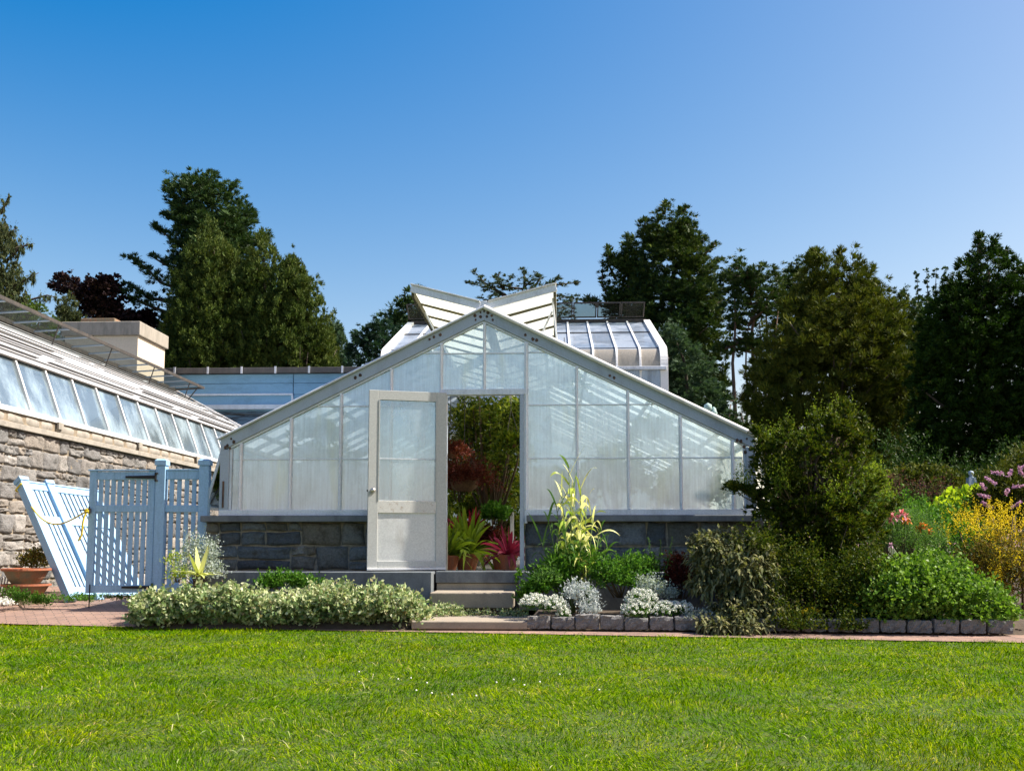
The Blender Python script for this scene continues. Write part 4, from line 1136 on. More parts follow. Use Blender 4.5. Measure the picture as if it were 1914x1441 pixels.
# profile of the front slope: gutter -> curve -> straight to ridge
pr = [(vL, zG)]
for k in range(1, 9):
    t = k/8; a = t*pi/2*.8
    pr.append((vL+.42*(1-cos(a))*1.0, zG+(zT-zG)*sin(a)/sin(pi/2*.8)))
vc, zc = pr[-1]
pr.append((vU, zU))
def panel(us, ue, P, name, mat, dz=0):
    m1 = MB(); vs = []
    for v, z in P: vs += [(us, v, z+dz), (ue, v, z+dz)]
    m1.add(vs, [(2*i, 2*i+1, 2*i+3, 2*i+2) for i in range(len(P)-1)]); return m1.build(name, mat, rg, smooth=True)
nb = 12; du = (ub2-ua)/nb
for i in range(nb):
    panel(ua+i*du, ua+(i+1)*du, pr[:9], 'curved_pane', g_curve)
    panel(ua+i*du, ua+(i+1)*du, pr[8:], 'roof_pane', g_rear)
for i in range(nb+1):
    m1 = MB(); u = ua+i*du; e = i in (0, nb)
    w = .20 if e else .055
    for k in range(len(pr)-1):
        m1.bar((u, pr[k][0]-.01, pr[k][1]+.02), (u, pr[k+1][0]-.01, pr[k+1][1]+.02), w, .10 if e else .05, (0, -1, .6))
    m1.bar((u, vL-.02, .0), (u, vL-.02, zG+.04), w, .10 if e else .05, (0, 1, 0))
    m1.build('roof_verge' if e else 'glazing_bar', m_white, rg, .003)
MB().box(ua-.05, ub2+.05, vL-.16, vL-.03, zG-.06, zG+.03).build('gutter', m_alu, rg, .01)
m1 = MB()
m1.bar((ua, vc+.15, zc+.05), (ub2, vc+.15, zc+.05), .04, .04)
vm = vc+(vU-vc)*.55; zm = zc+(zU-zc)*.55; m1.bar((ua, vm, zm+.03), (ub2, vm, zm+.03), .03, .03)
m1.bar((ua, vU, zU+.05), (ub2, vU, zU+.05), .12, .10); m1.build('roof_purlin', m_bars, rg)
m1 = MB(); m1.quad((ua, vL, 0), (ub2, vL, 0), (ub2, vL, zG), (ua, vL, zG)); m1.build('front_glass', g_rear, rg)
m1 = MB()
for s in (0, 1):
    u = ub2 if s else ua
    P = [(vL, 0)]+pr+[(2*vU-v, z) for v, z in pr[::-1]]+[(2*vU-vL, 0)]
    m1.add([(u, v, z) for v, z in P], [tuple(range(len(P)))])
m1.build('end_glass', g_rear, rg)
panel(ua, ub2, [(2*vU-v, z) for v, z in pr], 'back_roof', g_rear)
# inner frame seen through the panes
m1 = MB()
for i in range(0, nb+1, 1):
    u = ua+i*du+.18; m1.bar((u, vc+.2, zc-.25), (u, vU, zU-.3), .035, .05)
m1.bar((ua, vm, zm-.25), (ub2, vm, zm-.25), .05, .06); m1.build('inner_frame', m_bars, rg)
# ridge vents of the rear house, tipped open towards the camera
zv = L(1100, 567, vU-.5).z
nv = 5; vs_ = [L(x, 580, vU).x for x in (764, 1204)]; dv = (vs_[1]-vs_[0])/10
for i in range(10):
    a0 = vs_[0]+i*dv; a1 = a0+dv-.015
    vt = empty('ridge_vent', (0, 0, 0)); vt.parent = rg
    lo = (vU-.05, zU+.16); hi = (vU-.55, zv)
    m1 = MB(); m1.quad((a0, lo[0], lo[1]), (a1, lo[0], lo[1]), (a1, hi[0], hi[1]), (a0, hi[0], hi[1])); m1.build('vent_glass', g_dark, vt)
    m1 = MB()
    for p, q in (((a0+.02, *lo), (a0+.02, *hi)), ((a1-.02, *lo), (a1-.02, *hi)), ((a0, *lo), (a1, *lo)), ((a0, *hi), (a1, *hi))): m1.bar(p, q, .04, .04)
    m1.build('vent_frame', m_bars, vt)

# ================================================================== GATES
YG = 12.25
def gate_pickets(mb, x0, x1, z0, z1, n, w, y=0.0, th=.02):
    g = (x1-x0-n*w)/(n+1)
    for i in range(n):
        a = x0+g+(w+g)*i; mb.box(a, a+w, y-th/2, y+th/2, z0, z1)
def postcap(x0, x1, ht, parent, mat, name='post'):
    w = x1-x0; m1 = MB(); m1.box(x0, x1, -w/2, w/2, 0, ht-.09); m1.build(name, mat, parent, .005)
    m1 = MB(); c = (x0+x1)/2; m1.box(x0+.006, x1-.006, -w/2+.006, w/2-.006, ht-.09, ht-.082)
    e = .012
    def rg_(h, s): return [(c-s, -s, h), (c+s, -s, h), (c+s, s, h), (c-s, s, h)]
    rs = [rg_(ht-.081, w/2+e), rg_(ht-.02, w/2+e), rg_(ht, w/2-.012)]
    vs = [p for r in rs for p in r]
    m1.add(vs, [(0, 3, 2, 1), (8, 9, 10, 11)]+[(4*i+j, 4*i+(j+1) % 4, 4*i+4+(j+1) % 4, 4*i+4+j) for i in range(2) for j in range(4)])
    m1.build('post_cap', mat, parent, .003)
def X(px, Y=YG): return W(px, 1000, Y).x
def Zy(py, Y=YG, px=280): return W(px, py, Y).z
gx = X(300)
gy = yard_z(-5, YG)
gate = empty('picket_gate', (gx, YG, gy), 0, 'pale blue picket gate with black strap hinges between two capped posts', 'gate')
def Zl(py): return Zy(py)-gy
ht = Zl(858)
postcap(X(290)-gx, X(308)-gx, ht, gate, m_blue); postcap(X(371)-gx, X(389)-gx, ht, gate, m_blue)
m1 = MB(); a, b = X(308.5)-gx, X(370.5)-gx
for py0, py1 in ((880, 896), (944, 957), (1092, 1106)): m1.box(a, b, -.03, .03, Zl(py1), Zl(py0))
m1.box(a-.0, b+.0, -.04, .04, Zl(880)+.001, Zl(877)); gate_pickets(m1, a, b, Zl(946), Zl(894), 4, .052); gate_pickets(m1, a, b, Zl(1094), Zl(955), 4, .052)
m1.build('side_panel', m_blue, gate, .003)
leaf = empty('gate_leaf', (X(289)-gx, -.02, 0), 0); leaf.parent = gate
a, b = X(166)-X(289), 0.0
ls = .085
m1 = MB()
m1.box(a, a+ls, -.025, .025, Zl(1108), Zl(881)); m1.box(b-ls, b, -.025, .025, Zl(1108), Zl(881))
for py0, py1 in ((882, 897), (944, 957), (1093, 1107)): m1.box(a+ls, b-ls, -.023, .023, Zl(py1), Zl(py0))
m1.build('leaf_frame', m_blue, leaf, .004)
m1 = MB(); m1.box(a-.015, b, -.04, .04, Zl(881)+.001, Zl(878)); m1.build('cap_rail', m_blue, leaf, .003)
m1 = MB(); gate_pickets(m1, a+ls, b-ls, Zl(946), Zl(895), 8, .052); gate_pickets(m1, a+ls, b-ls, Zl(1095), Zl(955), 8, .052)
m1.build('pickets', m_blue, leaf, .003)
for py in (892, 1097):
    m1 = MB(); z = Zl(py); m1.prism([(-.36, z-.012), (0, z-.02), (0, z+.02), (-.36, z+.012)], 'y', -.045, -.027)
    m1.tube([(.01, -.045, z-.05), (.01, -.045, z+.05)], .013, 8)
    if py == 892:
        for dz in (-.045, .045): m1.lathe((.02, -.045, z+dz-.01), [(.001, 0), (.02, 0), (.02, .02), (.001, .02)], 10)
    m1.build('strap_hinge', m_black, leaf)
m1 = MB(); z = Zl(954); m1.box(a-.10, a+.03, -.05, -.035, z-.008, z+.008); m1.lathe((a+.02, -.045, z-.03), [(.001, 0), (.024, 0), (.024, .05), (.001, .05)], 10); m1.tube([(a+.02, -.05, z-.045), (a+.02, -.05, z+.045)], .01, 6)
m1.build('latch', m_black, leaf)
m1 = MB(); m1.tube([(a+.06, -.035, Zl(1107)+.1), (a+.06, -.035, -.0)], .007, 6); m1.build('drop_rod', m_black, leaf)

# the second leaf, taken off and leaning on the wall
bl = W(128, 1113, 13.0); bl.z = yard_z(bl.x, 13.0)
tl = W(30, 893, 13.7)
axis_up = (tl-bl); Hh = axis_up.length; axis_up.normalize()
tr_ = W(150, 911, 14.6); ax = (tr_-tl); ax = (ax-axis_up*ax.dot(axis_up)); Wl = 1.30; ax.normalize()
nrm = ax.cross(axis_up)
lean = bpy.data.objects.new('leaning_gate', None); COL.objects.link(lean)
lean.matrix_world = Matrix((( ax.x, nrm.x, axis_up.x, bl.x), (ax.y, nrm.y, axis_up.y, bl.y), (ax.z, nrm.z, axis_up.z, bl.z), (0, 0, 0, 1)))
tag(lean, 'unhung pale blue gate leaf leaning tilted against the stone wall, yellow rope round it', 'gate')
pw = .12
def lpost(x0, x1, h): postcap(x0, x1, h, lean, m_blue)
lpost(0, pw, Hh); lpost(.42, .42+.11, Hh-.0)
m1 = MB()
for z0, z1_ in ((.10, .22), (Hh*.62, Hh*.68), (Hh-.20, Hh-.09)):
    m1.box(pw, .42, -.025, .025, z0, z1_); m1.box(.53, Wl, -.025, .025, z0, z1_)
m1.box(Wl-.09, Wl, -.028, .028, .06, Hh-.10)
m1.box(pw, .42, -.04, .04, Hh-.089, Hh-.065); m1.box(.535, Wl+.01, -.04, .04, Hh-.089, Hh-.065)
m1.build('leaf_frame', m_blue, lean, .003)
m1 = MB()
for z0, z1_ in ((.2, Hh*.63), (Hh*.67, Hh-.19)):
    gate_pickets(m1, pw, .42, z0, z1_, 4, .045); gate_pickets(m1, .53, Wl-.09, z0, z1_, 9, .045)
m1.build('pickets', m_blue, lean, .003)
m1 = MB(); m1.box(.45, .78, -.045, -.03, Hh-.16, Hh-.13); m1.lathe((.46, -.045, Hh-.17), [(.001, 0), (.022, 0), (.022, .05), (.001, .05)], 10); m1.build('strap_hinge', m_black, lean)
# yellow rope
def lw(x, y, z): return Vector((bl.x, bl.y, bl.z))+ax*x+nrm*y+axis_up*z
s = -1 if nrm.y > 0 else 1
pts = [lw(-.02, .07, Hh-.16), lw(-.02, -.07, Hh-.17), lw(.06, -.08, Hh-.18), lw(.2, -.08, Hh-.26), lw(.42, -.08, Hh-.20), lw(.54, -.08, Hh-.14)]
latchw = Vector((gx+leaf.location.x+a+.0, YG-.09, gy+Zl(956)))
p0 = lw(.10, -.09, Hh-.18)
sag = []
for i in range(0, 15):
    t = i/14; p = p0.lerp(latchw, t); p.z -= .34*sin(pi*t)**1.0*(1-.3*t); sag.append(p)
def smoothpts(P, k=4):
    out = []
    for i in range(len(P)-1):
        a_ = P[max(i-1, 0)]; b_ = P[i]; c_ = P[i+1]; d_ = P[min(i+2, len(P)-1)]
        for j in range(k):
            t = j/k; out.append(.5*((2*b_)+(-a_+c_)*t+(2*a_-5*b_+4*c_-d_)*t*t+(-a_+3*b_-3*c_+d_)*t**3))
    out.append(P[-1]); return out
r0 = MB(); r0.tube(smoothpts(pts), .011, 7); r0.tube(smoothpts(sag), .010, 7)
r0.tube(smoothpts([latchw, latchw+Vector((-.03, -.02, -.12)), latchw+Vector((-.05, 0, -.28)), latchw+Vector((-.09, 0, -.36))]), .012, 7)
r0.tube([latchw+Vector((.02*cos(t), -.0+.02*sin(t), -.02+.004*t)) for t in np.linspace(0, 12, 30)], .009, 6)
tag(r0.build('yellow_rope', m_rope, smooth=True), 'yellow rope sagging between the leaning gate and the gate latch', 'rope')

# terracotta bowls by the wall
def bowl(label, px, py, Y, r, h, mat, plant=None):
    p = W(px, py, Y)
    t = empty('clay_bowl', p, 0, label, 'planter')
    MB().lathe((0, 0, 0), [(.001, .002), (r*.6, 0), (r*.78, h*.35), (r*.93, h*.8), (r*.97, h*.82), (r*1.03, h*.84), (r*1.05, h), (r*.95, h), (r*.92, h*.82), (.001, h*.8)], 30).build('bowl', mat, t, smooth=False)
    MB().lathe((0, 0, 0), [(r*1.03, h*.845), (r*1.055, h*.87), (r*1.055, h*1.0), (r*.95, h*1.01), (r*.9, h*.8)], 30).build('rim', m_terra, t)
    if plant: leafobj('plant', *plant, t)
    return t
Yb = 13.0
pb = W(48, 1122, Yb)
zb0_ = yard_z(-6.3, Yb)
p = W(48, 1066, Yb)
bowl('lower mossy clay bowl standing under the other bowl', 48, 1116, Yb, .285, W(48, 1091, Yb).z-W(48, 1116, Yb).z, m_terra2)
bowl('wide orange rimmed clay bowl stacked on a mossy one at the left', 48, 1090, Yb, .285, W(48, 1062, Yb).z-W(48, 1090, Yb).z, m_terra2)
bush('potted_herb', 'bronze green herb growing beside the stacked clay bowls', 'plant', [((W(68, 1050, 13.5).x, 13.5, W(68, 1050, 13.5).z), (.20, .2, .18))], f_gold, 120, 10, (.05, .02), .16, .5, .4, .5, stems=6)
o = MB().lathe((0, 0, 0), [(.22, 0), (.3, .02), (.3, .14), (.001, .14)], 16).build('brick_stand', m_terra2); o.location = W(48, 1128, Yb)-Vector((0, 0, .02)); tag(o, 'squat mossy clay saucer at the bottom of the stacked bowls', 'planter')

# ================================================================== RIGHT BACKGROUND GARDEN ORNAMENTS
t = empty('garden_obelisk', W(1820, 1000, 17).to_2d().to_3d(), 0, 'slim grey blue wooden obelisk with a ball on top in the right border', 'obelisk')
zt = W(1820, 893, 17).z; zo = W(1820, 878, 17).z
m1 = MB()
for sx in (-1, 1):
    for sy in (-1, 1): m1.bar((sx*.22, sy*.22, 0), (sx*.04, sy*.04, zt), .035, .035)
m1.build('legs', m_obel, t)
m1 = MB(); m1.add([(-.10, -.10, zt-.5), (.10, -.10, zt-.5), (.10, .10, zt-.5), (-.10, .10, zt-.5), (-.035, -.035, zt), (.035, -.035, zt), (.035, .035, zt), (-.035, .035, zt)], [(0,1,5,4),(1,2,6,5),(2,3,7,6),(3,0,4,7),(4,5,6,7)])
m1.build('spire', m_obel, t)
m1 = MB().lathe((0, 0, zt), [(.04, 0), (.045, .012), (.018, .03), (.036, .05), (.048, .08), (.038, .11), (.001, .125)], 16); m1.build('finial', m_obel, t, smooth=True)
# rail fence
def Pw(px, py, Y): return W(px, py, Y)
t = empty('rail_fence', (W(1680, 1000, 18).x, 18, 0), 0, 'low wooden rail with dark posts behind the right border flowers', 'fence')
x0 = W(1640, 909, 18).x-t.location.x; x1 = W(1800, 909, 18).x-t.location.x; zf_ = W(1700, 909, 18).z
MB().box(x0, x1, -.05, .05, zf_-.03, zf_+.02).build('rail', m_step, t, .005)
for x in np.linspace(x0+.1, x1-.1, 4): MB().box(x-.04, x+.04, -.04, .04, 0, zf_-.031).build('fence_post', m_bark, t)
# bowl-like white bird bath
pq = W(1763, 992, 13.5)
t = empty('bird_bath', (pq.x, pq.y, 0), 0, 'white rimmed bird bath among the yellow flowers', 'bird bath')
MB().lathe((0, 0, pq.z-.1), [(.03, 0), (.12, .03), (.20, .08), (.215, .10), (.20, .105), (.17, .07), (.001, .04)], 28).build('basin', m_white, t, smooth=True)
MB().lathe((0, 0, 0), [(.14, 0), (.12, .05), (.05, .1), (.04, pq.z-.13), (.06, pq.z-.09), (.001, pq.z-.09)], 18).build('pedestal', m_coping, t, smooth=True)
# verdigris finials seen over the roof edge
for i, (px, py0, r, lab) in enumerate([(1323, 752, .075, 'taller pale green ball finial on a post beyond the right roof edge'), (1334, 759, .045, 'shorter pale green finial post beside the ball finial')]):
    Y = 20.0; p = W(px, py0, Y); t = empty('finial_post', (p.x, Y, 0), 0, lab, 'post')
    MB().box(-.06, .06, -.06, .06, 0, p.z-.32).build('post', m_coping, t)
    MB().lathe((0, 0, p.z-.32), [(.09, 0), (.09, .04), (.05, .07), (.05, .14), (.08, .17), (r+.01, .21), (r, .27), (.001, .31)], 16).build('finial', worn('verdigris', (.36, .50, .46), (.2, .3, .28), .7), t, smooth=True)

# ================================================================== EDGING BLOCKS
n = 19
e0 = W(985, 1172, 10.05); e1 = W(1898, 1180, 9.45)
blocklabs = None
for i in range(n):
    t0 = i/n; t1 = (i+1)/n
    a = Vector((e0.x, e0.y, 0)).lerp(Vector((e1.x, e1.y, 0)), t0); b = Vector((e0.x, e0.y, 0)).lerp(Vector((e1.x, e1.y, 0)), t1)
    d = (b-a); ln = d.length-.012; ang = math.atan2(d.y, d.x)
    def put(s, z, off): return (s, -off, z)
    h = .13+random.uniform(-.018, .016); dp = .12
    # rough split-granite block: subdivided, jittered box
    nx, ny, nz = 8, 4, 4; vs = {}; V = []; Fq = []
    def vid(i_, j_, k_):
        key = (i_, j_, k_)
        if key not in vs:
            p = Vector((i_/nx*ln, j_/ny*dp, k_/nz*h))
            q = p-Vector((ln/2, dp/2, h/2)); ed = sum([i_ in (0, nx), j_ in (0, ny), k_ in (0, nz)])
            q *= (1, .985, .955, .93)[ed] if ed > 1 else 1
            q += Vector((random.uniform(-1, 1), random.uniform(-1, 1), random.uniform(-1, 1)))*.0075
            vs[key] = len(V); V.append(tuple(q+Vector((ln/2, dp/2, h/2))))
        return vs[key]
    for i_ in range(nx):
        for j_ in range(ny):
            Fq.append((vid(i_, j_, nz), vid(i_+1, j_, nz), vid(i_+1, j_+1, nz), vid(i_, j_+1, nz)))
            Fq.append((vid(i_, j_, 0), vid(i_, j_+1, 0), vid(i_+1, j_+1, 0), vid(i_+1, j_, 0)))
        for k_ in range(nz):
            Fq.append((vid(i_, 0, k_), vid(i_+1, 0, k_), vid(i_+1, 0, k_+1), vid(i_, 0, k_+1)))
            Fq.append((vid(i_, ny, k_), vid(i_, ny, k_+1), vid(i_+1, ny, k_+1), vid(i_+1, ny, k_)))
    for j_ in range(ny):
        for k_ in range(nz):
            Fq.append((vid(0, j_, k_), vid(0, j_, k_+1), vid(0, j_+1, k_+1), vid(0, j_+1, k_)))
            Fq.append((vid(nx, j_, k_), vid(nx, j_+1, k_), vid(nx, j_+1, k_+1), vid(nx, j_, k_+1)))
    m1 = MB(); m1.add(V, Fq); o = m1.build('edging_block', m_granite)
    o.location = (a.x, a.y, .029); o.rotation_euler = (0, 0, ang+random.uniform(-.03, .03))
    lab = {0: 'first granite edging block, next to the lower stone step', n-1: 'last granite edging block at the right end of the row'}.get(i)
    pxm = int(985+(1898-985)*(i+.5)/n)
    if not lab:
        lab = ('%s granite edging block from the stone steps, %s' % (['','second','third','fourth','fifth','sixth','seventh','eighth','ninth','tenth','eleventh','twelfth','thirteenth','fourteenth','fifteenth','sixteenth','seventeenth','eighteenth'][i], 'under the white flowers' if pxm < 1290 else 'in the shade of the grey green shrub' if pxm < 1500 else 'below the feathery shrub' if pxm < 1620 else 'below the rounded glossy bush'))
    tag(o, lab, 'edging block', 'granite blocks edging the right bed')

# ================================================================== LAWN
def blades():
    n = 590000
    Ymin, Ymax = 2.6, 12.2
    y = np.exp(RNG.random(n)*(math.log(Ymax)-math.log(Ymin))+math.log(Ymin))
    y = np.where(RNG.random(n) < .45, Ymin+(Ymax-Ymin)*RNG.random(n), y)
    x = (RNG.random(n)*2-1)*(y*.60+1.9)
    edge = lawn_y(x)+.03*np.sin(x*5.1)+.02*np.sin(x*13.7)+RNG.normal(size=n)*.015
    k = y < edge; x, y = x[k], y[k]; n = len(x)
    tuft = np.sin(x*7.3+np.sin(y*5.1)*2)*np.sin(y*8.7+np.sin(x*4.3)*2)
    patch = np.sin(x*1.7+1)*np.sin(y*2.3+x*.8)
    fld = 2.2*np.sin(x*1.9+np.sin(y*1.3)*1.5)+2.0*np.sin(y*2.7+x*.9)+1.3*np.sin(x*5.3-y*4.1)
    a = fld+RNG.normal(size=n)*1.0; lean = np.abs(RNG.normal(size=n))*.42+.30+.22*np.sin(x*3.1+y*2.2)*np.sin(y*4.6-x)
    D = np.stack([np.cos(a)*np.sin(lean), np.sin(a)*np.sin(lean), np.cos(lean)], 1)
    h = (.034+.036*RNG.random(n))*(1+.35*tuft+.22*patch)*(.75+.6*RNG.random(n)**2)
    long_ = RNG.random(n) < .006; h = np.where(long_, h*2.0, h)
    wd = (.0022+.0014*RNG.random(n))*(1+np.maximum(0, y-3)*.15)
    P = np.stack([x, y, np.full(n, -.003)], 1)
    return ribbons(P, D, h, wd, .35+.5*RNG.random(n), seg=2, prof=np.array([.9, .8, .05]), twist=.6)
V, Fc = blades()
tag(np_mesh('lawn', V, Fc, m_grass), 'sunlit bright green mown lawn across the foreground', 'grass', kind='stuff')
# long pale straws and clover
n = 110
cl = [(600, 1250), (640, 1290), (625, 1350), (410, 1300), (720, 1255), (690, 1310), (400, 1385), (480, 1330)]
pts = []
for i in range(n):
    if i < 70: bx_, by_ = random.choice(cl); px = bx_+random.gauss(0, 40); py = by_+random.gauss(0, 22)
    else: px = random.uniform(0, 1914); py = random.uniform(1210, 1440)
    py = max(1205, min(1436, py)); d = ray(px, py); tt = EYE/-d.z; pts.append((d.x*tt, tt, 0.012))
a = RNG.random(n)*2*pi; el = RNG.random(n)*.9+.1
D = np.stack([np.cos(a)*np.cos(el), np.sin(a)*np.cos(el), np.sin(el)], 1)
V, Fc = ribbons(np.array(pts), D, .06+.07*RNG.random(n), .004, .6, seg=4)
tag(np_mesh('straw_blades', V, Fc, foliage('straw', [(.35, .42, .12), (.55, .52, .28), (.30, .42, .12)], .6, .3)), 'longer pale grass blades left standing in the lawn', 'grass', kind='stuff')
cl_me = None
for i, (px, py) in enumerate([(671, 1256), (744, 1270), (768, 1268), (798, 1277), (778, 1291), (845, 1299), (807, 1296), (890, 1301), (928, 1276), (1009, 1275), (960, 1271), (1046, 1261), (980, 1281), (1120, 1290)]):
    d = ray(px, py); tt = (EYE-.04)/-d.z
    if cl_me is None:
        m1 = MB(); m1.lathe((0, 0, 0), [(.001, 0), (.007, .001), (.011, .007), (.008, .014), (.001, .017)], 8); cl_me = m1.build('clover_flower', f_white); o = cl_me
    else: o = cl_me.copy(); COL.objects.link(o)
    o.scale = (.55,)*3; o.location = (d.x*tt, tt, .040); o.rotation_euler = (random.uniform(-.2, .2), 0, 0)
    tag(o, 'small white clover flower standing in the middle of the lawn', 'flower', 'clover flowers in the lawn')

# ================================================================== LEFT BED PLANTS
def ES(px, py, Y, rx, rz, ry=None): p = W(px, py, Y); return (tuple(p), (rx, ry or rx, rz))
ells = []
for i in range(26):
    px = 272+i*19.6+random.uniform(-8, 8); top = 1095+random.uniform(-12, 16)+(8 if px < 330 or px > 760 else 0)
    if px > 700: top = max(top, 1098)
    for j in range(2):
        Y = 10.35+j*.45-.03*(px-500)/200; p = W(px+j*8, top+18+random.uniform(0, 8)-j*2, Y)
        ells.append(((p.x, Y, max(.10, p.z-.10)), (.19, .22, .17)))
for i in range(22):
    px = 262+i*22.3+random.uniform(-7, 7); p = W(px, 1150, 10.42-.03*(px-500)/200); ells.append(((p.x, p.y, .08), (.19, .14, .09)))
bush('variegated_groundcover', 'long low mound of cream and green variegated foliage edging the left bed', 'ground cover', ells, f_art, 4700, 10, (.062, .033), .13, .6, .6, .6, .9, .1, lump=.32, shell=.4, kind='stuff', fold=.15)
bush('trailing_groundcover', 'thin trailing foliage creeping between the two stone steps', 'ground cover', [((-.32, 10.98, .10), (.40, .10, .05)), ((.02, 10.9, .09), (.16, .2, .05)), ((-.72, 10.9, .12), (.2, .2, .1))], f_art, 300, 9, (.035, .02), .07, .5, .3, .5, .9, .1, kind='stuff')
bush('leafy_herb', 'small bright green leafy herb rising behind the variegated mound', 'plant', [ES(530, 1088, 11.05, .26, .10, .15), ES(575, 1094, 11.0, .18, .07, .12), ES(500, 1092, 11.0, .14, .09, .1)], f_green, 260, 9, (.045, .022), .12, .5, .5, .5, stems=8)
bush('silver_shrub', 'silvery small leaved shrub in front of the gate post', 'shrub', [ES(385, 1040, 11.4, .16, .20), ES(358, 1030, 11.4, .12, .2), ES(395, 1070, 11.3, .16, .13), ES(350, 1070, 11.3, .16, .16)], f_silver, 300, 9, (.032, .018), .16, .5, .7, .5, .8, .0, stems=16)
bush('yellow_weed', 'yellowish feathery weed beside the agave', 'plant', [ES(325, 1050, 11.3, .10, .14), ES(335, 1075, 11.2, .12, .08)], f_lime, 110, 8, (.03, .012), .12, .5, .5, .5, stems=5)
pA = W(372, 1092, 10.95)
t = empty('agave', pA, 0, 'pale yellow edged agave with pointed arching leaves', 'agave')
n = 17; a = np.linspace(0, 2*pi, n, endpoint=False)+RNG.normal(size=n)*.12; el = np.where(np.arange(n) % 3 == 0, 1.0, .35)+RNG.random(n)*.2
D = np.stack([np.cos(a)*np.cos(el), np.sin(a)*np.cos(el), np.sin(el)], 1)
ribobj('leaves', f_agave, t, np.tile([0, 0, .08], (n, 1)), D, .34+.08*RNG.random(n), .055, .45*(1.2-el), seg=7, prof=np.array([.8, 1, 1.05, 1, .85, .6, .35, .02]))
MB().tube([(0, 0, -.15), (0, 0, .12)], .03, 8).build('stem', m_twig, t)
bush('weed_clump', 'green weeds growing at the foot of the leaning gate', 'weeds', [ES(100, 1118, 12.6, .22, .04, .1), ES(200, 1117, 12.8, .5, .035, .1), ES(150, 1120, 12.6, .2, .05, .1)], f_green, 200, 7, (.04, .012), .08, .4, .8, .4, stems=0, kind='stuff')
bush('weed_clump', 'yellow green weeds in front of the stacked clay bowls', 'weeds', [ES(45, 1122, 12.3, .22, .09, .12), ES(75, 1125, 12.3, .16, .06, .1), ES(20, 1112, 12.6, .1, .1, .1)], f_green, 180, 8, (.045, .014), .10, .4, .8, .4, stems=4)
bush('pale_flower_clump', 'pale white flowered clump at the far left edge of the path', 'flowers', [ES(3, 1128, 12.0, .16, .05, .1)], f_white, 110, 6, (.022, .018), .06, .5, .4, .5, stems=0)

# ================================================================== RIGHT BED PLANTS
# striped giant reed
pR = W(1075, 1085, 10.9)
t = empty('striped_reed', (pR.x, 10.9, .1), 0, 'tall giant reed with arching cream striped leaves in front of the glass', 'reed')
m1 = MB(); LP, LD, LL, LW, LDr = [], [], [], [], []
LPg, LDg, LLg, LWg, LDrg = [], [], [], [], []
for i, (px, py, dy) in enumerate([(1063, 862, 0), (1072, 890, .1), (1050, 905, -.1), (1086, 900, .12), (1096, 930, -.08), (1040, 935, .1), (1108, 955, -.15), (1070, 930, .2), (1025, 960, -.1), (1120, 985, 0), (1012, 1000, .1), (1135, 1010, .1), (1085, 968, -.2), (1055, 985, -.2)]):
    top = W(px, py+12, 10.9+dy)-Vector((pR.x, 10.9, .1)); base = Vector((top.x*.35, dy*.6, 0))
    m1.tube([base, base.lerp(top, .5)+Vector((.01, 0, 0)), top], [.010, .008, .004], 6)
    nl = 15
    for j in range(nl):
        f = .15+.85*j/(nl-1); p = base.lerp(top, f); a_ = j*2.4+i*1.3+random.uniform(-.4, .4)
        if j >= nl-2: elv = random.uniform(1.05, 1.4); dr_ = random.uniform(.25, .6)
        else: elv = random.uniform(.75, 1.15); dr_ = random.uniform(.55, 1.1)
        dd = (cos(a_)*cos(elv), sin(a_)*cos(elv), sin(elv))
        tgt = (LP, LD, LL, LW, LDr) if (f > .28 and i in (0, 1, 2, 3, 4, 6, 7, 12)) else (LPg, LDg, LLg, LWg, LDrg)
        tgt[0].append(tuple(p)); tgt[1].append(dd); tgt[2].append(random.uniform(.34, .60)); tgt[3].append((random.uniform(.036, .060) if j < nl-2 else random.uniform(.020, .030)) if tgt[0] is LP else random.uniform(.020, .032)); tgt[4].append(dr_)
m1.build('stem', m_stem, t, smooth=True)
pf = np.array([.7, .95, 1, .95, .85, .7, .5, .25, .02])
ribobj('striped_leaves', f_reed, t, np.array(LP), np.array(LD), np.array(LL), np.array(LW), np.array(LDr), seg=8, prof=pf, twist=1.0)
ribobj('lower_leaves', f_fern, t, np.array(LPg), np.array(LDg), np.array(LLg), np.array(LWg), np.array(LDrg), seg=8, prof=pf, twist=1.0)
bush('leafy_plant', 'mass of mid green leaves below the striped reed', 'plant', [ES(1050, 1070, 10.8, .22, .20), ES(1085, 1050, 10.9, .2, .2), ES(1020, 1085, 10.7, .18, .13)], f_green, 330, 8, (.085, .020), .22, .5, .8, .5, .8, .2, stems=20, lump=.3)
bush('leafy_plant', 'dense fresh green bushy plant right of the reed', 'plant', [ES(1160, 1085, 10.6, .24, .18), ES(1190, 1065, 10.7, .2, .16), ES(1135, 1075, 10.7, .18, .18)], f_green, 560, 10, (.045, .018), .14, .5, .5, .5, stems=12)
t = bush('wispy_grass', 'fine wispy light green grass tuft between the step and the reed', 'grass tuft', [ES(1025, 1080, 10.5, .14, .10)], f_fern, 60, 6, (.04, .01), .12, .4, .8, .4, stems=0)
# broad upright leaf in the middle
pq = W(1100, 1110, 10.35)
t = empty('broad_leaf_plant', pq, 0, 'pale broad leaved plant standing upright behind the white flowers', 'plant')
n = 9; a = RNG.random(n)*2*pi; el = 1.0+RNG.random(n)*.4; D = np.stack([np.cos(a)*np.cos(el), np.sin(a)*np.cos(el), np.sin(el)], 1)
ribobj('leaves', f_fern, t, np.tile([0, 0, -.05], (n, 1)), D, .18+.1*RNG.random(n), .06, .35, seg=6)
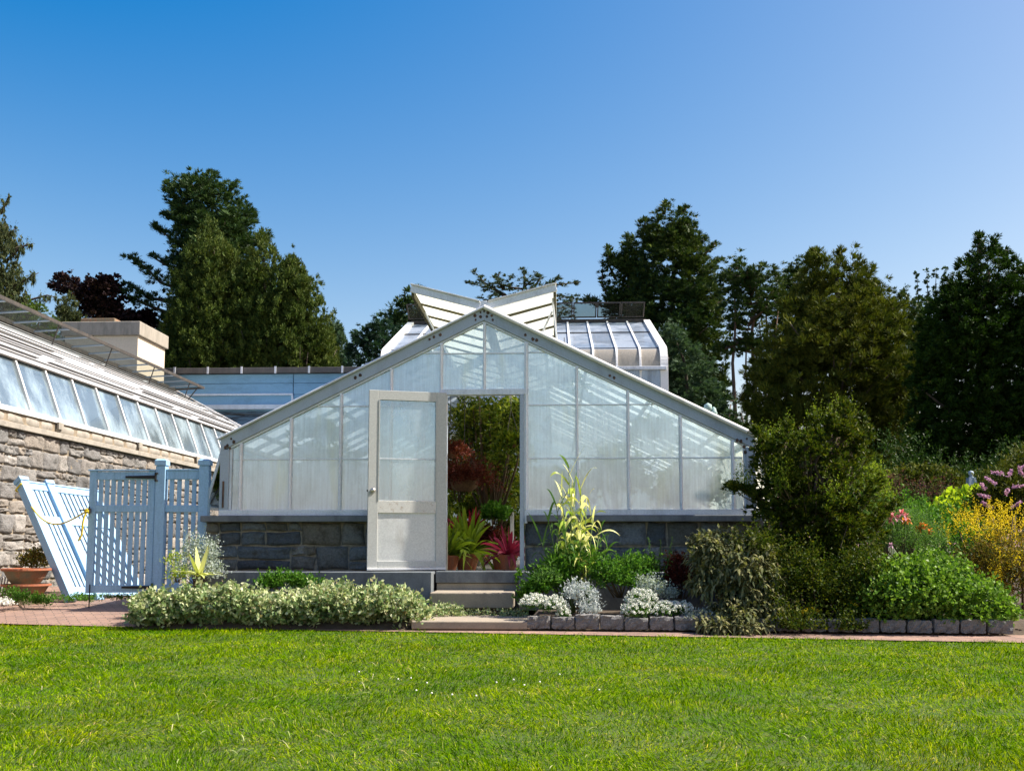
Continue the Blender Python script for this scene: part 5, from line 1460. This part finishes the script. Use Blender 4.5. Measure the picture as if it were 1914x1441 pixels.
# tall dark spikes (mullein-like)
t = empty('spiky_plant', W(1225, 1110, 10.8), 0, 'dark upright leafy plant with three tall spikes before the stone base', 'plant')
m1 = MB(); B = []; Dd = []
for px, py in ((1212, 1004), (1235, 1008), (1257, 1002), (1222, 1030), (1195, 1030)):
    tp = W(px, py, 10.8)-t.location; bs = Vector((tp.x*.3, 0, 0)); m1.tube([bs, bs.lerp(tp, .5)+Vector((.01, 0, 0)), tp], [.007, .006, .004], 5)
    for j in range(34):
        f = (j+.5)/34; B.append(tuple(bs.lerp(tp, f))); a_ = j*2.4; Dd.append((cos(a_)*.8, sin(a_)*.8, .7))
m1.build('stem', m_stem, t)
B = np.array(B); Dd = unit(np.array(Dd)); n = len(B); f = np.tile((np.arange(34)+.5)/34, 5)
ribobj('leaves', f_green, t, B, Dd, np.where(f > .75, .035, .13)*(.8+.4*RNG.random(n)), np.where(f > .75, .02, .03), .7, seg=4)
# white alyssum mounds, silver dusty miller
def flowers(name, label, ells, fm, gm, n=260, hd=.016, k=9):
    bx = np.mean([e[0][0] for e in ells]); by = np.mean([e[0][1] for e in ells]); t = empty(name, (bx, by, .1), 0, label, 'flowers')
    B, Nn = ellc(ells, n, .2, -.1, .75); sh = np.array([bx, by, .1]); D = unit(Nn*.6+rdir(n)*.5+np.array([0, 0, .5]))
    leafobj('foliage', *(lambda q: (q[0]-sh, q[1], q[2]))(sprigs(B-D*.06, D, .09, 10, .03, .8, 0, .006)), .007, gm, t)
    # each flower head: a little ball of petals
    C = B+D*.025; kk = 16; dd = rdir(n*kk).reshape(n, kk, 3); P = C[:, None]+dd*hd*.35
    leafobj('flowers', P.reshape(-1, 3)-sh, dd.reshape(-1, 3), hd*.8, hd*.75, fm, t, .1)
    return t
flowers('white_flowers', 'rounded clump of white alyssum hanging over the first edging blocks', [ES(1000, 1130, 10.25, .14, .09), ES(1035, 1135, 10.2, .12, .09), ES(1052, 1150, 10.1, .05, .08)], f_white, f_green, 330)
flowers('white_flowers', 'larger spread of white alyssum below the dark green shrubs', [ES(1200, 1125, 10.2, .16, .11), ES(1190, 1145, 10.05, .14, .10), ES(1245, 1143, 10.1, .16, .09), ES(1275, 1140, 10.1, .10, .06)], f_white, f_green, 520)
bush('dusty_miller', 'silvery dusty miller clump between the two white alyssum mounds', 'plant', [ES(1090, 1115, 10.3, .16, .12), ES(1100, 1140, 10.2, .12, .09), ES(1070, 1105, 10.4, .1, .12)], foliage('dusty white leaves', [(.45, .5, .48), (.62, .66, .64), (.35, .4, .37)], .8, .2, None, .3, (1, 1, 1)), 210, 9, (.035, .014), .11, .5, .6, .5, stems=6)
bush('dusty_miller', 'grey green dusty miller behind the larger alyssum spread', 'plant', [ES(1215, 1098, 10.4, .16, .10), ES(1245, 1110, 10.4, .12, .08)], f_silver, 150, 9, (.035, .014), .12, .5, .6, .5, stems=6)
bush('dusty_miller', 'low silvery foliage at the foot of the sage shrub', 'plant', [ES(1310, 1155, 9.95, .16, .08)], f_silver, 110, 8, (.03, .012), .09, .5, .5, .5, stems=4)
bush('small_vine', 'dark green heart leaved climber beside the steps', 'plant', [ES(985, 1110, 10.6, .10, .12), ES(1010, 1100, 10.6, .1, .1), ES(968, 1085, 10.7, .02, .12)], f_green, 140, 7, (.045, .032), .12, .5, .4, .5, stems=8)
bush('dark_perennial', 'deep maroon green foliage between the spiky plant and the sage', 'plant', [ES(1275, 1090, 10.8, .18, .17), ES(1265, 1060, 11.0, .12, .12)], f_maroon, 260, 9, (.05, .02), .14, .5, .4, .5, stems=8)
# sage-like shrub
def whorls(name, label, ells, mat, n, R, Wd, stems=20):
    bx = float(np.mean([e[0][0] for e in ells])); by = float(np.mean([e[0][1] for e in ells])); t = empty(name, (bx, by, .1), 0, label, 'shrub')
    B, Nn = ellc(ells, n, .15, -.35, .55); sh = np.array([bx, by, .1])
    D = unit(Nn*.8+rdir(n)*.4+np.array([0, 0, .35])); kk = 14
    tt = np.tile(np.linspace(0, 1, kk), (n, 1)); P = B[:, None]-D[:, None]*.13+D[:, None]*(tt*.16)[..., None]
    Dl = unit(unit(RNG.normal(size=(n, kk, 3)))*.9+D[:, None]*.55)
    Ln = R*(1.1-.5*tt)*(.8+.4*RNG.random((n, kk)))
    ribobj('foliage', mat, t, P.reshape(-1, 3)-sh, Dl.reshape(-1, 3), Ln.ravel(), Wd, .45, seg=3, prof=np.array([.5, 1, .8, .05]))
    m1 = MB()
    for i in RNG.choice(n, stems, replace=False):
        b = Vector(B[i]-sh); m1.tube([(b.x*.25, b.y*.25, 0), (b.x*.7, b.y*.7, b.z*.55), tuple(b)], [.008, .006, .003], 5)
    m1.build('stem', m_twig, t); return t
whorls('sage_shrub', 'grey green felted shrub with drooping leaf whorls beside the feathery shrub',
       [ES(1345, 1040, 10.4, .36, .30), ES(1400, 1080, 10.1, .36, .36), ES(1330, 1090, 10.2, .25, .25), ES(1420, 1130, 9.95, .30, .22), ES(1370, 1140, 9.9, .25, .16), ES(1315, 1010, 10.7, .2, .12), ES(1340, 1165, 9.72, .2, .09), ES(1400, 1165, 9.68, .22, .09)], f_sage, 800, .108, .025)
# big feathery shrub
tree('feathery_shrub', 'large dense feathery dark green shrub right of the greenhouse corner', 'shrub',
     [(775, 1565, 1592), (800, 1515, 1605), (825, 1425, 1612), (860, 1412, 1618), (900, 1414, 1622), (950, 1405, 1634), (1000, 1400, 1642), (1060, 1400, 1642), (1120, 1402, 1638), (1160, 1415, 1625)], 10.75, f_shrub, 'shrub', 9.5, 5.2, 22,
     [([(1450, 950), (1400, 918), (1362, 908)], 90, 11), ([(1445, 880), (1425, 830), (1412, 802)], 50, 9), ([(1480, 870), (1476, 820), (1470, 790)], 45, 8), ([(1530, 850), (1524, 800), (1518, 770)], 45, 9), ([(1575, 820), (1580, 785), (1574, 752)], 50, 10), ([(1600, 860), (1615, 825), (1622, 800)], 36, 8),
      ([(1620, 980), (1650, 955), (1672, 940)], 50, 12), ([(1430, 1120), (1460, 1150), (1500, 1168)], 60, 12), ([(1560, 1130), (1590, 1155), (1620, 1165)], 60, 12)], trunk_r=.05, trunks=[(-.3, .02, .8), (-.1, .03, .9), (.1, .025, .95), (.3, .02, .85), (0, .02, .7)], limbs=70, depth=.75, lump=.25, fill=.7, cl=5)
bush('feathery_shrub', 'low dark leafy skirt of the feathery shrub over the edging blocks', 'shrub', [ES(1440, 1120, 10.0, .22, .26), ES(1500, 1090, 10.05, .22, .34), ES(1560, 1120, 9.95, .22, .24), ES(1615, 1085, 9.95, .24, .30), ES(1640, 1135, 9.8, .16, .16), ES(1490, 1162, 9.68, .22, .06), ES(1590, 1165, 9.65, .16, .05), ES(1420, 1040, 10.2, .2, .3)], f_shrub, 1900, 11, (.045, .016), .26, .6, .6, .7, .8, .05, stems=30, lump=.45)
bush('feathery_shrub', 'brighter yellow green sprigs topping the big feathery shrub', 'shrub',
     [ES(1430, 825, 11.0, .14, .12), ES(1470, 812, 11.1, .10, .14), ES(1505, 840, 10.9, .16, .18), ES(1525, 790, 11.2, .09, .16), ES(1575, 785, 11.1, .13, .16), ES(1590, 830, 11.0, .14, .2), ES(1395, 897, 10.9, .15, .06), ES(1550, 770, 11.3, .06, .10), ES(1460, 900, 10.4, .12, .2), ES(1560, 930, 10.3, .12, .16)],
     f_shrubtop, 430, 12, (.034, .013), .26, .35, 1.0, .5, .75, 0, stems=60, lump=.4, shell=.2)
# glossy rounded bush
bush('glossy_bush', 'low rounded bush of glossy bright green leaves over the edging blocks', 'bush',
     [ES(1700, 1115, 10.0, .52, .38, .5), ES(1790, 1130, 9.9, .48, .30, .42), ES(1650, 1120, 9.95, .35, .36, .4), ES(1850, 1148, 9.8, .22, .20, .3), ES(1740, 1095, 10.2, .42, .33)], f_hyd, 3000, 9, (.050, .034), .12, .6, .3, .5, .8, .05, stems=24, shell=.7, lump=.10, fold=.15, zmin=-.5)
# mixed border behind
BK = [
 ('airy_perennial', 'airy bright green fennel like foliage behind the glossy bush', 'plant', [ES(1660, 1000, 11.6, .5, .38), ES(1700, 1010, 11.4, .4, .32), ES(1620, 980, 11.8, .3, .35)], f_fern, 1300, 9, (.05, .008), .2, .5, .7),
 ('goldenrod', 'yellow flowering goldenrod mass at the right edge', 'flowers', [ES(1885, 1000, 11.4, .45, .36), ES(1830, 1000, 11.6, .36, .28), ES(1910, 1060, 11.0, .3, .3), ES(1795, 985, 12, .28, .22), ES(1840, 960, 12.2, .3, .2), ES(1860, 1080, 11, .2, .2)], f_yell, 330, 14, (.022, .016), .24, .3, .9),
 ('bronze_foliage', 'bronze and golden stems below the yellow goldenrod', 'plant', [ES(1880, 1060, 11.3, .42, .4), ES(1840, 1070, 11.4, .35, .35), ES(1925, 1100, 11.0, .4, .4), ES(2000, 1080, 11, .5, .45)], f_gold, 1300, 9, (.07, .012), .2, .4, .6),
 ('green_perennial', 'mid green leafy border plant behind the bird bath', 'plant', [ES(1740, 985, 12.6, .5, .32), ES(1790, 1030, 12.0, .5, .40), ES(1850, 960, 13.2, .5, .35), ES(1700, 960, 13.2, .4, .25), ES(2060, 1030, 12.5, .8, .6), ES(2150, 1060, 11.5, .8, .6)], f_green, 1700, 9, (.07, .022), .2, .4, .7),
 ('chartreuse_plant', 'chartreuse broad leaved plant below the obelisk', 'plant', [ES(1800, 940, 14.0, .34, .15), ES(1840, 930, 14.2, .22, .14), ES(1775, 955, 13.8, .25, .12)], f_lime, 240, 6, (.13, .09), .15, .5, .4),
 ('butterfly_bush', 'butterfly bush foliage carrying mauve flowers at the right edge', 'shrub', [ES(1890, 920, 13.0, .45, .36), ES(1860, 950, 13.0, .3, .25), ES(1930, 900, 13.2, .4, .5)], f_crypt, 900, 9, (.09, .022), .22, .4, .6),
 ('plum_perennial', 'tall plum coloured flower spikes left of the rail fence', 'flowers', [ES(1665, 925, 14.5, .28, .30), ES(1720, 935, 14.5, .25, .28), ES(1760, 930, 14.5, .2, .25)], f_plum, 320, 12, (.05, .02), .30, .2, 1.3),
 ('vine_mound', 'olive green vine mound sprawling over the low rail fence', 'vine', [ES(1730, 893, 17.6, .55, .18), ES(1690, 900, 17.6, .4, .16), ES(1770, 905, 17.6, .3, .2)], f_crypt, 500, 9, (.10, .045), .22, .4, .5),
 ('leafy_shrub', 'yellow green shrub between the feathery shrub and plum spikes', 'shrub', [ES(1625, 900, 13.5, .25, .32), ES(1645, 940, 13, .25, .25)], f_shrubtop, 260, 9, (.05, .02), .2, .3, .8),
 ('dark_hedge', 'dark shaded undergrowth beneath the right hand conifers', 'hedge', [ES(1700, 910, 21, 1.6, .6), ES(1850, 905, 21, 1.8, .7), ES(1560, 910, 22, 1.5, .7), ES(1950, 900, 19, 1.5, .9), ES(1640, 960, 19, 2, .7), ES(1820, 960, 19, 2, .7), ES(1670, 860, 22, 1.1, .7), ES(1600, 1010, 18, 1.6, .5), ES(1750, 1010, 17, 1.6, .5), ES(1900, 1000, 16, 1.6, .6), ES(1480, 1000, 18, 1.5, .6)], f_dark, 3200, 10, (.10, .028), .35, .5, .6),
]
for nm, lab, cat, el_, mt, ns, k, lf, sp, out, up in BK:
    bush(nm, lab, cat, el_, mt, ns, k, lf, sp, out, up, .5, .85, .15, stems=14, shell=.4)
# mauve plumes
def plumes(name, label, spots, Y, mat, ln, r, tilt=.6):
    p0 = W(spots[0][0], spots[0][1], Y); t = empty(name, (p0.x, Y, 0), 0, label, 'flowers'); P = []; D = []
    for px, py in spots:
        p = W(px, py, Y+random.uniform(-.2, .2)); a = random.random()*6.28; d = Vector((cos(a)*tilt, sin(a)*tilt*.4, random.uniform(-.2, .7))).normalized()
        for j in range(90):
            f = random.random(); q = p+d*ln*f+Vector(rdir(1)[0])*r*(1-.7*f)*random.random(); P.append(tuple(q-Vector((p0.x, Y, 0)))); D.append(tuple(rdir(1)[0]))
    leafobj('petals', np.array(P), np.array(D), .026, .02, mat, t)
    return t
plumes('mauve_plumes', 'mauve butterfly bush plumes hanging at the right edge', [(1875, 885), (1885, 890), (1905, 878), (1862, 905), (1893, 910), (1840, 912), (1850, 930), (1880, 922), (1912, 890), (1855, 950), (1890, 950)], 12.5, f_purp, .15, .028, .9)
def lilies(name, label, spots, Y, mat, size=.07):
    p0 = W(spots[0][0], spots[0][1], Y); t = empty(name, (p0.x, Y, 0), 0, label, 'flowers'); P = []; D = []; m1 = MB()
    for px, py in spots:
        p = W(px, py, Y)-Vector((p0.x, Y, 0)); c = Vector((random.uniform(-.4, .4), -.8, random.uniform(0, .6)))
        for j in range(6):
            a = j*pi/3; d = (c+Vector((cos(a), 0, sin(a)))*1.1).normalized(); P.append(tuple(p)); D.append(tuple(d))
        m1.tube([(p.x*.6, 0, .1), (p.x*.95, 0, p.z*.7), tuple(p)], .005, 4)
    n = len(P); ribobj('petals', mat, t, np.array(P), np.array(D), size, size*.45, .3, seg=4)
    m1.build('stem', m_stem, t); return t
lilies('pink_lilies', 'pink and red lilies above the airy green foliage', [(1652, 950), (1660, 953), (1668, 962), (1678, 968), (1685, 958), (1692, 965), (1665, 970)], 11.2, f_pink, .075)
lilies('orange_lilies', 'orange lilies left of the bird bath', [(1722, 981), (1730, 984), (1738, 992), (1697, 972), (1716, 988), (1690, 973)], 11.3, f_orange, .07)
lilies('magenta_flower', 'single magenta flower above the glossy bush', [(1665, 1018)], 10.8, f_purp, .05)
flowers('yellow_flowers', 'small yellow flowers at the foot of the feathery shrub', [ES(1515, 1150, 9.8, .06, .06), ES(1595, 1135, 9.75, .03, .03)], f_yell, f_green, 26)

# ================================================================== TREES
YP = 47.0
T = 'tree'
tree('pine_tree', 'tall dark pine with ragged branches reaching left, the highest tree', T,
     [(336, 372, 398), (342, 350, 405), (350, 322, 434), (362, 318, 446), (395, 330, 466), (430, 340, 476), (470, 328, 484), (520, 322, 484), (580, 320, 470), (680, 310, 470)], YP, f_pine, 'pine', 8.5, 8.5, 36,
     [([(350, 545), (300, 528), (270, 498), (246, 484)], 60, 12), ([(340, 505), (305, 492), (280, 478)], 34, 9), ([(350, 470), (318, 445), (291, 424)], 50, 10), ([(340, 595), (270, 568), (212, 536)], 90, 14),
      ([(340, 570), (275, 555), (243, 534)], 46, 10), ([(350, 420), (322, 410), (304, 398)], 30, 8), ([(330, 372), (318, 352), (315, 343)], 22, 7), ([(460, 450), (490, 452), (503, 438)], 26, 7), ([(440, 400), (462, 405), (473, 395)], 22, 7),
      ([(380, 350), (392, 336), (400, 328)], 20, 8), ([(360, 350), (352, 338), (346, 332)], 16, 6), ([(420, 365), (436, 352), (442, 346)], 18, 7)], trunk_r=.35, limbs=50)
YJ = 42.0
tree('juniper_tree', 'broad olive green juniper in front of the tall pine', T, [(418, 386, 392), (432, 378, 402), (455, 368, 420), (480, 356, 444), (530, 330, 462), (600, 313, 480), (690, 305, 490), (760, 305, 490)], YJ, f_jun, 'juniper', 8.0, 7.5, 34, lump=.20, cl=9)
tree('juniper_tree', 'second juniper crown with a narrow top, right of the broad one', T, [(444, 487, 492), (460, 476, 505), (485, 464, 517), (510, 457, 521), (560, 440, 552), (640, 425, 565), (760, 425, 575)], YJ-.4, f_jun, 'juniper', 8.0, 7.5, 34, lump=.20, cl=9)
tree('juniper_tree', 'pointed juniper at the right of the left hand evergreen mass', T, [(480, 541, 546), (496, 531, 560), (525, 516, 582), (565, 505, 600), (620, 500, 615), (690, 495, 630), (760, 495, 635)], YJ-.8, f_jun, 'juniper', 8.0, 7.5, 34, lump=.20, cl=9)
tree('juniper_tree', 'low juniper peeking over the blue building beside the bare gap', T, [(600, 612, 622), (615, 600, 636), (650, 592, 650), (690, 588, 656), (760, 588, 656)], YJ+1, f_spruce, 'juniper', 7, 6, 30, limbs=6)
tree('yew_tree', 'dark blue green yew rising left of the rear greenhouse', T, [(603, 700, 730), (620, 680, 760), (650, 655, 770), (700, 650, 770), (760, 650, 770)], 38, f_yew, 'spruce', 9, 6, 34, [([(700, 640), (715, 612), (720, 600)], 20, 6), ([(680, 650), (670, 632), (662, 628)], 20, 6)], trunk_r=.2, limbs=10)
tree('yew_tree', 'rounded dark evergreen just behind the left ridge vent', T, [(555, 768, 790), (568, 742, 830), (590, 724, 850), (630, 718, 850), (720, 715, 850)], 44, f_pine, 'dense', 9, 6, 34, limbs=10)
tree('purple_beech', 'dark purple leaved tree above the stucco chimney', T, [(520, 128, 158), (530, 150, 205), (545, 140, 222), (565, 150, 228), (590, 160, 230), (660, 160, 230)], 46, f_beech, 'broad', 8, 6.5, 16,
     [([(175, 560), (140, 545), (95, 535)], 60, 12), ([(150, 545), (130, 525), (110, 522)], 40, 9), ([(190, 540), (200, 525), (208, 520)], 30, 9), ([(150, 600), (125, 590), (115, 588)], 24, 9)], trunk_r=.2, lump=.3, limbs=20)
tree('purple_beech', 'low purple leaved crown between the chimney and the tall pine', T, [(588, 240, 275), (602, 228, 310), (640, 226, 320), (700, 226, 320)], 48, f_beech, 'broad', 8, 5, 16, trunk_r=.15, limbs=12)
tree('young_conifer', 'slender light green conifer standing behind the chimney corner', T, [(553, 128, 133), (568, 120, 141), (590, 114, 146), (640, 108, 150)], 40, f_weep, 'juniper', 6, 6, 26, trunk_r=.1, limbs=6)
YW = 34.0
tree('weeping_conifer', 'weeping olive conifer with trailing branch tips at the far left edge', T, [(402, -10, 4), (420, -30, 16), (460, -60, 28), (510, -80, 34), (560, -90, 40), (640, -100, 44), (700, -100, 44)], YW, f_weep, 'weep', 8, 7, 28,
     [([(10, 545), (45, 525), (72, 510)], 26, 8), ([(10, 490), (35, 465), (50, 458), (62, 456)], 9, 3), ([(20, 575), (60, 560), (88, 552), (106, 556)], 24, 8), ([(0, 400), (12, 378), (16, 366)], 12, 5), ([(0, 450), (18, 436), (28, 428)], 12, 5), ([(20, 550), (50, 560), (75, 575)], 20, 8)], trunk_r=.2, limbs=24)
tree('green_shrub_tree', 'bright green rounded treetop over the left glasshouse roof', T, [(565, 52, 66), (578, 44, 88), (597, 40, 100), (650, 35, 103)], 32, f_light, 'dense', 6, 6, 26, trunk_r=.1, limbs=8)
YC = 50.0
tree('cedar_tree', 'spiky grey green cedar showing between the open ridge vents', T, [(522, 960, 1010), (535, 910, 1045), (550, 900, 1060), (570, 890, 1070), (620, 885, 1075)], YC, f_cedar, 'cedar', 6.5, 3.6, 26,
     [([(960, 565), (920, 540), (872, 528)], 26, 6), ([(1000, 545), (1045, 532), (1083, 528)], 26, 6), ([(950, 555), (905, 528), (887, 508)], 22, 5), ([(1000, 560), (1050, 552), (1080, 562)], 22, 6), ([(980, 540), (980, 515), (977, 503)], 18, 5), ([(1000, 535), (1010, 520), (1000, 512)], 18, 5), ([(940, 540), (928, 520), (935, 512)], 14, 5), ([(1030, 540), (1038, 524), (1042, 520)], 14, 5)], limbs=30)
YR = 44.0
tree('pine_tree', 'tall blunt topped pine behind the rear greenhouse', T, [(392, 1242, 1278), (402, 1224, 1292), (430, 1210, 1298), (470, 1202, 1310), (500, 1196, 1322), (540, 1180, 1338), (600, 1160, 1345), (680, 1150, 1350), (780, 1200, 1350)], YR, f_pineR, 'pine', 8.5, 8, 36,
     [([(1290, 510), (1315, 478), (1337, 456)], 40, 9), ([(1290, 530), (1325, 502), (1346, 488)], 40, 9), ([(1215, 440), (1205, 425), (1206, 412)], 22, 8), ([(1290, 470), (1305, 455), (1316, 448)], 22, 8), ([(1240, 400), (1243, 392), (1241, 386)], 12, 6), ([(1270, 400), (1280, 392), (1284, 388)], 12, 6)], trunk_r=.35, limbs=40)
tree('pine_tree', 'shorter side crown left of the tall blunt topped pine', T, [(455, 1168, 1178), (472, 1160, 1195), (500, 1145, 1212), (550, 1136, 1215), (620, 1130, 1215), (700, 1125, 1215)], YR+1, f_pineR, 'pine', 8, 6.5, 34,
     [([(1170, 500), (1172, 465), (1175, 440)], 30, 7), ([(1150, 520), (1138, 495), (1136, 465)], 26, 7), ([(1140, 560), (1125, 530), (1127, 492)], 26, 7), ([(1150, 580), (1115, 568), (1098, 562)], 30, 8)], limbs=20)
tree('spruce_tree', 'bluish green spruce against the pine trunks, right of the rear greenhouse', T, [(608, 1243, 1250), (625, 1238, 1272), (655, 1236, 1298), (690, 1236, 1330), (740, 1236, 1342), (800, 1236, 1346), (900, 1236, 1350)], 30, f_spruce, 'spruce', 8.5, 7.5, 38, trunk_r=.15, limbs=14)
tree('scots_pine', 'open crowned pine with bare reddish trunks and sky gaps', T, [(492, 1352, 1380), (500, 1345, 1448), (525, 1342, 1458), (560, 1348, 1460), (610, 1352, 1450), (650, 1362, 1440)], 40, f_pineR, 'pine', 8, 5.5, 34, bark=m_barkred, limbs=40, fill=.35, trunks=[(-.6, .13, .95), (.2, .16, .97), (.7, .11, .9), (1.1, .10, .85), (-.1, .09, .8), (.45, .07, .8)],
     extra=[([(1390, 700), (1430, 705), (1455, 690)], 26, 8), ([(1380, 640), (1350, 655), (1340, 650)], 26, 8)])
tree('scots_pine', 'thin lower pine boughs under the open crowned pine', T, [(740, 1352, 1392), (760, 1345, 1400), (830, 1345, 1410), (900, 1350, 1410)], 36, f_pineR, 'pine', 8, 4.2, 30, fill=.35, bark=m_barkred, limbs=22, trunks=[(-.2, .08, .95), (.25, .07, .9)], trunk_r=.12)
tree('pine_tree', 'narrow dark treetop between the open pine and the bronze conifer', T, [(488, 1480, 1498), (502, 1467, 1513), (540, 1458, 1520), (620, 1450, 1530), (700, 1450, 1530)], 42, f_pineR, 'pine', 8, 6, 32, limbs=10)
YK = 28.0
tree('cryptomeria', 'big bronze green conifer with rounded needle clumps right of the greenhouse', T, [(478, 1545, 1585), (488, 1515, 1602), (505, 1510, 1612), (530, 1495, 1628), (560, 1475, 1655), (610, 1455, 1685), (660, 1425, 1700), (710, 1410, 1715), (760, 1405, 1715), (800, 1425, 1695), (850, 1440, 1660), (900, 1470, 1640)], YK, f_crypt, 'crypt', 12, 8, 52,
     [([(1600, 740), (1680, 745), (1733, 722)], 70, 16), ([(1640, 700), (1700, 690), (1722, 685)], 40, 14), ([(1600, 800), (1660, 800), (1700, 780)], 50, 16), ([(1600, 860), (1640, 870), (1660, 860)], 40, 14), ([(1480, 790), (1430, 780), (1408, 765)], 40, 14), ([(1565, 500), (1572, 480), (1570, 468)], 12, 7), ([(1530, 500), (1522, 482), (1518, 478)], 12, 7)], trunk_r=.3, limbs=60, lump=.16)
tree('dark_cypress', 'very dark towering cypress with a thin leading shoot at the right edge', T, [(462, 1820, 1848), (472, 1812, 1868), (485, 1802, 1888), (512, 1782, 1905), (560, 1750, 1925), (620, 1728, 1940), (700, 1716, 1950), (800, 1718, 1960), (900, 1730, 1960)], 25, f_dark, 'dense', 9.5, 8, 44,
     [([(1832, 475), (1831, 455), (1830, 438)], 22, 5)], trunk_r=.3, limbs=40, lump=.10)
tree('dark_cypress', 'dark evergreen mostly beyond the right edge of the view', T, [(500, 1975, 2000), (560, 1940, 2060), (650, 1925, 2090), (800, 1920, 2100), (900, 1930, 2100)], 24, f_dark, 'dense', 10, 5, 34, trunk_r=.3, limbs=10)
tree('poplar_sapling', 'thin upright leafy treetop showing left of the dark cypress', T, [(560, 1712, 1750), (600, 1705, 1760), (640, 1695, 1760), (720, 1690, 1760)], 36, f_pine, 'broad', 5, 3.0, 12,
     [([(1720, 600), (1716, 550), (1713, 508)], 24, 4), ([(1735, 590), (1734, 540), (1732, 506)], 24, 4), ([(1745, 590), (1749, 540), (1750, 504)], 24, 4), ([(1755, 590), (1760, 540), (1766, 505)], 24, 4), ([(1715, 600), (1695, 560), (1684, 544)], 18, 4)], trunk_r=.1, limbs=10)
tree('background_tree', 'dark leafy treetop behind the gap right of the bronze conifer', T, [(548, 1672, 1690), (562, 1660, 1708), (600, 1650, 1720), (700, 1640, 1730), (800, 1640, 1730), (960, 1630, 1740)], 33, f_pineR, 'dense', 7, 5, 30, trunk_r=.15, limbs=12)
# distant belt that closes the view under the crowns
ells = []
for px in range(-200, 2300, 90):
    if 1340 < px < 1420: continue
    p = W(px, 900, 62+random.uniform(-4, 4)); ells.append(((p.x, p.y, 2.2), (3.4, 2.6, 3.4+random.random())))
bush('far_wood', 'dense dark belt of far trees closing the view behind the buildings', 'woodland', ells, f_dark, 3200, 10, (.5, .25), 1.1, .6, .3, .6, .9, 0, kind='stuff', lump=.2)

# ================================================================== SKY AND LIGHT
SUN_EL = rad(50); SUN_AZ = rad(89)      # azimuth clockwise from +Y (north) towards +X
sv = Vector((sin(SUN_AZ)*cos(SUN_EL), cos(SUN_AZ)*cos(SUN_EL), sin(SUN_EL)))
world = bpy.data.worlds.new('World'); scene.world = world; world.use_nodes = True
nt = world.node_tree; bg = nt.nodes['Background']
sky = nt.nodes.new('ShaderNodeTexSky'); sky.sky_type = 'NISHITA'; sky.sun_disc = False
sky.sun_elevation = SUN_EL; sky.sun_rotation = SUN_AZ; sky.altitude = 0; sky.air_density = 1.0; sky.dust_density = 1.3; sky.ozone_density = 3.0
EXPO = 1.0; SKYS = .12
sep = nt.nodes.new('ShaderNodeSeparateColor'); cmb = nt.nodes.new('ShaderNodeCombineColor')
hs = nt.nodes.new('ShaderNodeHueSaturation'); hs.inputs['Saturation'].default_value = 1.15
nt.links.new(sky.outputs[0], hs.inputs['Color']); nt.links.new(hs.outputs[0], sep.inputs[0])
for k, (a_, b_, lo_) in enumerate([(3.65, .086, .018), (2.33, .084, .10), (1.2, -.155, .3)]):   # deeper, clearer blue
    m_ = N(nt, 'ShaderNodeMath', operation='MULTIPLY_ADD'); m_.inputs[1].default_value = a_*.12; m_.inputs[2].default_value = -a_*b_
    nt.links.new(sep.outputs[k], m_.inputs[0])
    x_ = N(nt, 'ShaderNodeMath', operation='MAXIMUM'); x_.inputs[1].default_value = lo_; nt.links.new(m_.outputs[0], x_.inputs[0])
    y_ = N(nt, 'ShaderNodeMath', operation='MULTIPLY'); y_.inputs[1].default_value = 1/(SKYS*2**EXPO); nt.links.new(x_.outputs[0], y_.inputs[0])
    nt.links.new(y_.outputs[0], cmb.inputs[k])
nt.links.new(cmb.outputs[0], bg.inputs[0]); bg.inputs[1].default_value = SKYS
sd = bpy.data.lights.new('sun', 'SUN'); sd.energy = 5.0; sd.angle = rad(.53); sd.color = (1.0, .95, .86)
so = bpy.data.objects.new('sun', sd); COL.objects.link(so)
so.rotation_euler = (-sv).to_track_quat('-Z', 'Y').to_euler(); so.location = (20, 5, 30)

vs = scene.view_settings; vs.view_transform = 'Standard'; vs.look = 'None'; vs.gamma = 1.0; vs.exposure = EXPO; vs.use_curve_mapping = False
cy = scene.cycles
cy.use_denoising = True
try: cy.denoiser = 'OPENIMAGEDENOISE'; cy.denoising_prefilter = 'ACCURATE'
except Exception: pass
cy.max_bounces = 8; cy.diffuse_bounces = 4; cy.glossy_bounces = 3; cy.transmission_bounces = 6; cy.transparent_max_bounces = 16
cy.caustics_reflective = False; cy.caustics_refractive = False; cy.sample_clamp_indirect = 6
